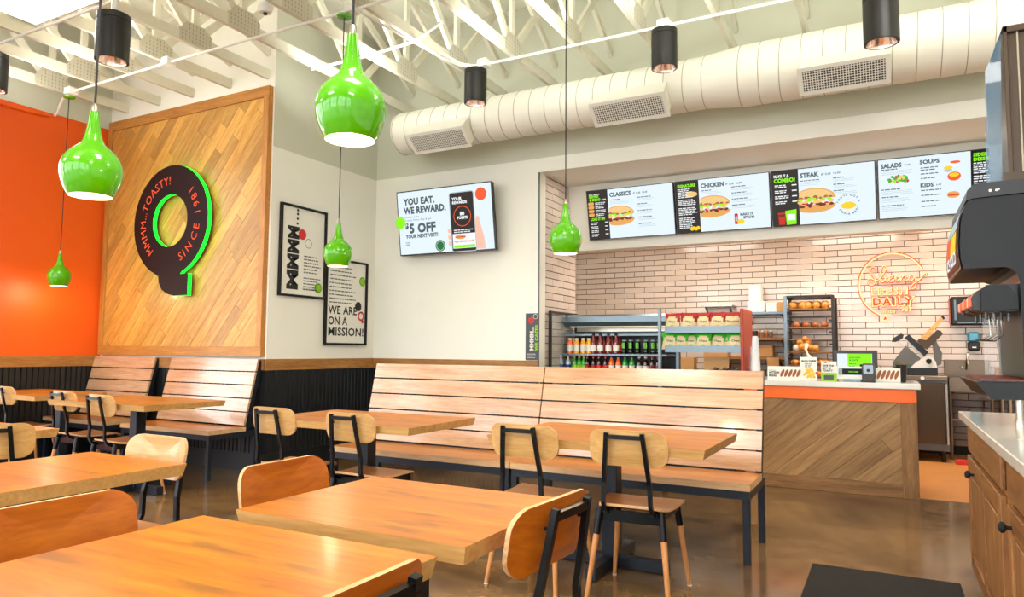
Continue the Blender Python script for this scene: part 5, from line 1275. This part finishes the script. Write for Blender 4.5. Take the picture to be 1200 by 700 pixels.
for r_, (py, tops, n_, mt) in enumerate(RS):
    z = at(949, py, 9.3)[1]; one('box', -w + .03, w - .03, -.24, .24, z - .012, z, 'trim_oak' if tops or r_ == 3 else 'steel_dark', name='tray', parent=t)
    for i in range(n_):
        if mt not in loaf_me:
            mb = MB(); prof = [(0, -.09), (.03, -.082), (.042, -.05), (.045, 0), (.042, .05), (.03, .082), (0, .09)]; mb.lathe(prof, mt, n=14)
            mb.v = [(v[2], v[0], max(-.028, v[1] * .9)) for v in mb.v]; o = mb.build('bread_loaf', None, 60); loaf_me[mt] = o.data
        else: o = bpy.data.objects.new('bread_loaf', loaf_me[mt]); C.objects.link(o)
        xx = (rx0 + rx1) / 2 + (-.5 + (i + .5) / n_) * (2 * w - .1); o.location = (xx, 9.4, z + .029); o.rotation_euler = (0, 0, PI / 2 + random.uniform(-.4, .4))
        if r_ in (0, 4): o.scale = (1, 1.15, 1.4); o.location.z = z + .04
        tag(o, 'golden loaf on the %s loaded tray of the bread rack, %s' % (['top', '', 'second', '', 'third', 'fourth', 'fifth'][r_], ORD[i]), 'bread', 'loaves on the bread rack')
        li += 1
zr = at(949, 412.5, 9.3)[1]
b_ = thing('bread_bag', 'knotted clear bag of rolls lying on the middle tray of the rack', 'bread bag', (at(944, 405, 9.35)[0], 9.35, zr))
mb = MB()
for cx_, cy_, cz_, r_ in ((-.1, .02, .05, .055), (-.03, 0, .06, .06), (.05, .02, .055, .058), (.11, 0, .045, .05), (-.06, 0, .12, .05), (.03, .01, .125, .05), (.0, -.02, .16, .035)):
    mb.lathe([(r_ * math.sin(PI * q / 8), cz_ - r_ * .85 * math.cos(PI * q / 8)) for q in range(9)], 'bread' if cx_ > -.08 else 'bread_bag', c=(cx_, cy_, 0), n=12)
o = mb.build('rolls', b_, 60); o['kind'] = 'stuff'
one('tube', [(.02, -.06, .09), (.01, -.1, .03), (.03, -.11, -.03), (.05, -.11, -.07)], [.03, .018, .012, .03], 'bread_bag', name='bag_neck', parent=b_, smooth=60)
# undercounter fridge, slicer on it
fx0, fx1 = -.15, .578
t = thing('undercounter_fridge', 'stainless undercounter fridge below the meat slicer', 'fridge', ((fx0 + fx1) / 2, 9.5, 0)); w = (fx1 - fx0) / 2
one('box', -w, w, -.3, .35, .12, .9, 'steel_dark', name='cabinet', parent=t)
one('box', -w + .005, w - .03, -.335, -.3, .2, .875, 'fridge_steel', name='door', parent=t, b=.006)
one('box', -w, w, -.34, .36, .9, .95, 'sink_steel', name='top', parent=t, b=.004)
one('lathe', [(0, 0), (.02, 0), (.02, .008), (0, .01)], 'white_plastic', n=12, c=(.12, 0, 0), name='thermometer', parent=t).matrix_local = Matrix.Translation((0, -.34, .925)) @ Matrix.Rotation(PI / 2, 4, 'X')
one('box', w - .028, w - .01, -.36, -.3, .2, .86, 'stainless', name='hinge_rail', parent=t)
for sx in (-1, 1):
    for y in (-.25, .28): one('tube', [(sx * (w - .06), y, 0), (sx * (w - .06), y, .12)], .025, 'black_plastic', name='caster', parent=t)
t = thing('meat_slicer', 'angled steel meat slicer with pale carriage arm under the neon sign', 'meat slicer', (.3, 9.35, .95)); sn = snapshot()
def part(name, pts, y, th, mat, b=None): mb_ = MB(); mb_.prism(PP(pts, y)[::-1], Txz(y + th / 2), 0, th, mat); return mb_.build(name)
part('base', [(1058, 431), (1098, 431), (1098, 440), (1058, 440)], 9.35, .3, 'machine_dark')
part('housing', [(1066, 432), (1074, 424), (1080, 421), (1086, 417.5), (1092, 419), (1096, 424), (1098, 432)], 9.33, .22, 'white_plastic')
part('plate', [(1046, 425), (1061, 405), (1079, 420), (1074, 432), (1046, 432)], 9.3, .02, 'slicer_steel')
part('blade_guard', [(1060, 396), (1065, 392), (1088, 413), (1083, 418)], 9.24, .05, 'machine_dark')
part('blade', [(1058, 396), (1062, 394.5), (1084, 417), (1080, 419)], 9.27, .015, 'stainless')
part('meat_chute', [(1075, 400), (1077, 397.5), (1085, 399), (1098, 387), (1102, 388), (1104.5, 392), (1094, 402), (1086, 410), (1081, 407)], 9.26, .14, 'bronze')
part('carriage_arm', [(1077, 398), (1103, 371.5), (1106, 374), (1095, 387), (1087, 399)], 9.3, .03, 'handle_wood')
part('knob', [(1102.5, 371), (1105, 370), (1107.5, 373.5), (1105.5, 375)], 9.3, .05, 'black_plastic')
part('pusher', [(1045, 401), (1046, 397), (1056, 391), (1059, 393), (1058, 397), (1050, 401)], 9.28, .08, 'black_plastic')
part('strut', [(1051, 401), (1053, 400), (1060, 407), (1058.5, 408.5)], 9.28, .02, 'stainless')
part('support', [(1092, 402), (1097, 400), (1104, 414), (1103, 427), (1096, 430), (1094, 414)], 9.34, .06, 'slicer_steel')
part('dial', [(1085, 422), (1088, 420.5), (1091.5, 421.5), (1092, 425), (1089, 427), (1085.5, 425.5)], 9.2, .02, 'machine_grey')
framed(t, sn)
# hand sink with faucet, soap dispenser, wall unit
t = thing('hand_sink', 'stainless hand sink with tall backsplash at the right of the slicer', 'sink', (.812, 9.7, 0))
one('box', -.22, .24, .22, .285, .85, 1.13, 'sink_steel', name='backsplash', parent=t, b=.004)
for a in ((-.22, .24, -.25, -.235, .78, .93), (-.22, -.205, -.25, .22, .78, .93), (.225, .24, -.25, .22, .78, .93), (-.22, .24, -.25, .22, .77, .785)): one('box', *a, 'sink_steel', name='basin_wall', parent=t)
for sx in (-1, 1): one('tube', [(sx * .2, -.2, 0), (sx * .2, -.2, .78)], .016, 'sink_steel', name='leg', parent=t)
one('tube', [(-.2, -.2, .45), (.2, -.2, .45)], .012, 'sink_steel', name='cross_rail', parent=t)
fx, fz = at(1128, 433, 9.5); f = one('tube', [(0, .2, 1.02), (0, .16, 1.05), (.005, .02, 1.2), (.004, -.03, 1.215), (0, -.06, 1.19), (-.002, -.07, 1.08)], .011, 'stainless', name='faucet', parent=t, smooth=60)
one('lathe', [(.02, 0), (.018, .02), (0, .02)], 'stainless', c=(-.04, .18, 1.03), name='tap', parent=f)
t = thing('soap_dispenser', 'blue and black soap dispenser on the tiles above the sink', 'dispenser', (.9, 9.985, 1.24))
one('box', -.06, .06, -.1, 0, .1, .22, 'soap_blue', name='tank', parent=t, b=.02); one('box', -.063, .063, -.105, 0, 0, .105, 'black_plastic', name='housing', parent=t, b=.015)
one('box', -.02, .02, -.112, -.105, .03, .045, 'white_plastic', name='badge', parent=t)
t = thing('wall_unit', 'black wall unit with a red-brown side, partly behind the drink valves', 'wall unit', (.86, 9.985, 1.54))
one('box', -.19, .32, -.16, 0, .0, .34, 'black_plastic', name='housing', parent=t, b=.02); one('box', -.195, -.19, -.15, -.01, .02, .32, 'red_brown', name='side_panel', parent=t)
one('box', -.15, -.13, -.165, -.16, .06, .3, 'shelf_steel', name='door_edge', parent=t); one('box', -.12, .28, -.17, -.155, .02, .035, 'shelf_steel', name='lower_lip', parent=t)  # pale upright streak laid on the black housing as a thin strip
tag(one('box', .62, .76, 9.1, 9.16, 0, .05, 'print_red', name='floor_carton', b=.004), 'small red carton lying on the kitchen floor beside the fridge', 'carton')
t = thing('steel_prep_table', 'steel prep table with post legs at the far right of the kitchen', 'table', (1.5, 9.6, 0))
one('box', -.4, .6, -.35, .35, .86, .9, 'stainless', name='top', parent=t, b=.004); one('box', -.4, .6, .3, .36, .9, 1.05, 'trim_oak', name='backsplash', parent=t)
for x in (-.35, 0, .5):
    for y in (-.3, .3): one('tube', [(x, y, 0), (x, y, .86)], .02, 'stainless', name='leg', parent=t)
one('box', -.35, .5, -.3, .3, .3, .32, 'steel_dark', name='undershelf', parent=t)

# ================================================================== DRINK STATION ON THE RIGHT
QX, QY = .318, 4.39
t = thing('drink_cabinet', 'oak base cabinet with black knobs under the drink machine', 'cabinet', (.7, 2.2, 0)); sn = snapshot()
YN = .6
one('box', QX + .05, 1.2, YN, QY - .03, .1, .86, 'cabinet_oak_y', name='carcass'); one('box', QX + .1, 1.2, YN, QY - .05, 0, .1, 'matte_black', name='toe_kick')
xf = QX + .05
for i, (ya, yb_) in enumerate(((4.33, 3.14), (2.98, 1.75), (1.6, .65))):
    dr = one('box', xf - .018, xf, yb_, ya, .705, .845, 'cabinet_oak_y', name='drawer', b=.004)
    dn = bpy.data.objects.new('door', None); C.objects.link(dn); dn.location = (xf, (ya + yb_) / 2, .12); h = (ya - yb_) / 2; ft = .07
    ym = 0
    for a, b, nm in ((-h, -h + ft, 'stile'), (h - ft, h, 'stile'), (-.035, .035, 'stile')): one('box', -.022, 0, a, b, 0, .565, 'cabinet_oak', name=nm, parent=dn, b=.003)
    for z0_, z1_ in ((0, ft), (.565 - ft, .565)):
        for a, b in ((-h + ft, -.035), (.035, h - ft)): one('box', -.022, 0, a, b, z0_, z1_, 'cabinet_oak_y', name='rail', parent=dn, b=.003)
    for a, b in ((-h + ft, -.035), (.035, h - ft)): one('box', -.01, 0, a, b, ft, .565 - ft, 'cabinet_oak', name='panel', parent=dn); one('box', -.017, -.01, a + .03, b - .03, ft + .03, .565 - ft - .03, 'cabinet_oak', name='raised_field', parent=dn, b=.006)
    kn = one('lathe', [(.006, 0), (.007, .015), (.018, .022), (.019, .03), (.012, .038), (0, .04)], 'matte_black', n=16, name='knob', parent=dn, smooth=50); kn.matrix_local = Matrix.Translation((-.022, h - .3 * (1 if i == 0 else .35), .505)) @ Matrix.Rotation(-PI / 2, 4, 'Y')
framed(t, sn)
tag(one('box', QX, 1.25, YN - .02, QY, .862, .9, 'quartz', name='quartz_worktop', b=.003), 'white quartz worktop carrying the drink machine at the right edge', 'worktop')

t = thing('drink_machine', 'large dark grey drink dispenser cut by the right edge of the photo', 'drink dispenser', (.7, 3.9, .9)); sn = snapshot()
Y0, Y1_ = 3.55, 4.3
side = PP([(1131, 240), (1126.5, 258), (1125, 285), (1126, 302), (1129, 315)], Y0)
zb = side[-1][1]; ztp = at(1140, 232, Y0)[1]; sh = [(q[0], q[1]) for q in side]; poly = [(sh[0][0] + .02, ztp)] + sh + [(.445, zb), (.468, zb - .01), (.484, zb - .028), (.492, zb - .06), (.495, 1.1), (1.05, 1.1), (1.05, ztp)]
mb = MB(); mb.prism(poly, lambda u, v, d: Vector((u, Y0 + .002 + d, v)), Y1_ - Y0, 0, 'machine_grey'); mb.build('housing')
lid = PP([(1131.5, 236), (1133, 224), (1141, 216), (1183, 211), (1184, 227), (1140, 233)], Y0); xr_ = 1.05
mb = MB(); mb.prism([lid[0], (lid[1]), lid[2], (.55, lid[3][1]), (.55, lid[4][1]), lid[5]], lambda u, v, d: Vector((u, Y0 - .01 + d, v)), Y1_ - Y0 + .02, 0, 'machine_dark'); mb.build('lid')
mb = MB(); T = lambda u, v, d: Vector((u, Y0 - .011 - d, v)); u, v = at(1160, 224, Y0); disc(mb, T, u, v, .006, 'white_plastic', .001); disc(mb, T, u + .022, v, .005, 'white_plastic', .001); disc(mb, T, u + .03, v + .003, .004, 'white_plastic', .001); mb.build('badge')
# lit front with fruit picture and lettering
mb = MB(); fr = [at(q[0], q[1], Y0) for q in ((1130.5, 242), (1126, 258), (1124.5, 285), (1125.5, 302), (1128.5, 314))]
def Tf(u, v, d=0):     # u along the front (far to near), v 0..1 up the curved front
    v = min(1, max(0, v)); k = (1 - v) * 4; i = min(3, int(k)); f_ = k - i; x = fr[i][0] + (fr[i + 1][0] - fr[i][0]) * f_; z = fr[i][1] + (fr[i + 1][1] - fr[i][1]) * f_; return Vector((x - .004 - d, Y1_ - .03 - u, z))
def curved_rect(u0, u1, v0, v1, mat, d, n=8):
    vs = []
    for i in range(n + 1): v = v0 + (v1 - v0) * i / n; vs += [Tf(u0, v, d), Tf(u1, v, d)]
    mb.add(vs, [(2 * i, 2 * i + 1, 2 * i + 3, 2 * i + 2) for i in range(n)], mat)
curved_rect(0, .69, 0, 1, 'machine_dark', 0); curved_rect(.04, .65, .08, .96, 'scr_brown', .002); curved_rect(.04, .65, .7, .96, 'scr_grey', .003); curved_rect(.1, .35, .45, .72, 'scr_orange', .004); curved_rect(.38, .6, .42, .68, 'scr_yel', .004)
curved_rect(.34, .38, .4, .9, 'scr_lime', .005); curved_rect(.28, .34, .66, .78, 'scr_green', .005)
Tl = lambda u, v, d: Tf(u, v / .32, d + .005); text(mb, 'ICE COLD', Tl, .1, .07, .07, 'scr_wht', 'x', 0, w=.5); mb.build('front_picture')
# valves hanging under the body
mb = MB(); vp = PP([(1150, 339), (1156, 334), (1181, 334), (1193, 346), (1194, 362), (1150, 365)], Y0 + .03); mb.prism(vp[::-1], lambda u, v, d: Vector((u, Y0 + .03 + d, v)), .02, 0, 'machine_grey'); mb.build('valve_cover')
zv0, zv1 = vp[5][1], vp[0][1]; xv = vp[0][0]
for i in range(3):
    ya = Y0 + .06 + i * .2; mb = MB(); pr = [(xv, zv0), (xv - .03, zv0 + .01), (xv - .035, zv0 + .06), (xv - .02, zv1 - .01), (xv + .03, zv1 + .02), (xv + .26, zv1 + .02), (xv + .26, zv0)]
    mb.prism(pr, lambda u, v, d: Vector((u, ya + d, v)), .15, 0, 'machine_dark'); va = mb.build('valve')
    mb = MB()
    for k in range(5): mb.box(xv - .045, xv - .03, ya + .012 + k * .026, ya + .03 + k * .026, zv0 + .02, zv1 - .03, 'valve_orange' if k != 2 else 'label_white', b=.004)
    mb.build('flavour_button', va)
    for k in range(4): one('tube', [(xv + .02 + .03 * k, ya + .03 + k * .03, zv0), (xv + .02 + .03 * k, ya + .03 + k * .03, zv0 - .035)], .006, 'clear_plastic' if k % 2 else 'steel_dark', name='nozzle', parent=va)
for i in range(4):
    x = xv + .03 + i * .02; one('tube', [(x, Y0 + .1 + i * .05, zv0 - .03), (x + .004, Y0 + .1 + i * .05, zv0 - .1), (x - .03, Y0 + .08 + i * .05, zv0 - .125), (x - .055, Y0 + .06 + i * .05, zv0 - .12)], .0025, 'stainless', n=6, name='cup_lever', smooth=60)
# splash guard and drip tray
mb = MB()
vs = []
for i in range(9): a = i / 8; vs += [(.43 + .16 * a, Y1_ - .03 - .04 * math.sin(PI * a), 1.09), (.43 + .16 * a, Y1_ - .03 - .04 * math.sin(PI * a), 1.45)]
mb.add(vs, [(2 * i, 2 * i + 2, 2 * i + 3, 2 * i + 1) for i in range(8)], 'clear_plastic'); mb.build('splash_guard', None, 60)
mb = MB(); pr = [(.325, 1.082), (.375, 1.012), (1.05, 1.012), (1.05, 1.085)]; mb.prism(pr, lambda u, v, d: Vector((u, Y0 + d, v)), .78, 0, 'machine_grey'); tr = mb.build('drip_tray')
one('box', .345, .61, Y0 + .03, Y0 + .75, 1.083, 1.087, 'machine_dark', name='tray_well', parent=tr)
mb = MB()
for k in range(22): mb.box(.35 + k * .012, .355 + k * .012, Y0 + .035, Y0 + .745, 1.087, 1.096, 'drip_red')
for k in range(9): mb.box(.348, .605, Y0 + .04 + k * .085, Y0 + .046 + k * .085, 1.088, 1.095, 'drip_red')
o = mb.build('grille', tr); o['kind'] = 'stuff'
for x, y in ((.48, Y0 + .05), (.6, Y1_ - .05), (1.0, Y0 + .05), (1.0, Y1_ - .05)): one('lathe', [(.022, 0), (.022, .02), (.016, .03), (.016, .112)], 'stainless', n=16, c=(x, y, .9), name='leg', cap0=True, smooth=40)
framed(t, sn)
t = thing('bronze_cabinet', 'bronze-brown upright panel unit standing on top of the drink machine', 'panel', (.75, 3.9, lid[3][1])); sn = snapshot()
c0 = at(1184, 222, 3.58)[0]; ctop = at(1178, 28, 3.58)[1]
one('box', c0 - .02, 1.05, 3.58, 4.2, lid[3][1] + .001, lid[3][1] + .04, 'bronze', name='plinth')
one('box', c0, c0 + .018, 3.6, 4.2, lid[3][1] + .04, ctop, 'bronze', name='frame_side', b=.003); one('box', c0 + .018, 1.05, 3.62, 4.2, lid[3][1] + .04, ctop - .03, 'bronze', name='panel'); one('box', c0, 1.05, 3.6, 4.2, ctop - .03, ctop, 'bronze', name='top_edge', b=.003); one('box', c0 + .05, c0 + .056, 3.61, 3.62, lid[3][1] + .04, ctop - .03, 'duct_seam', name='bead')
framed(t, sn)
a0_ = at(1156, 200, 3.6); a1_ = at(1155, 82, 3.6); a2_ = at(1178, 34, 3.6)
mb = MB(); mb.prism([(a0_[0], lid[3][1] + .002), (c0 - .022, lid[3][1] + .002), (c0 - .004, a2_[1]), (a1_[0], a1_[1])], lambda u, v, d: Vector((u, 3.62 + d, v)), .008, 0, 'acrylic'); tag(mb.build('acrylic_panel'), 'bluish see-through acrylic panel beside the bronze unit on the drink machine', 'panel')
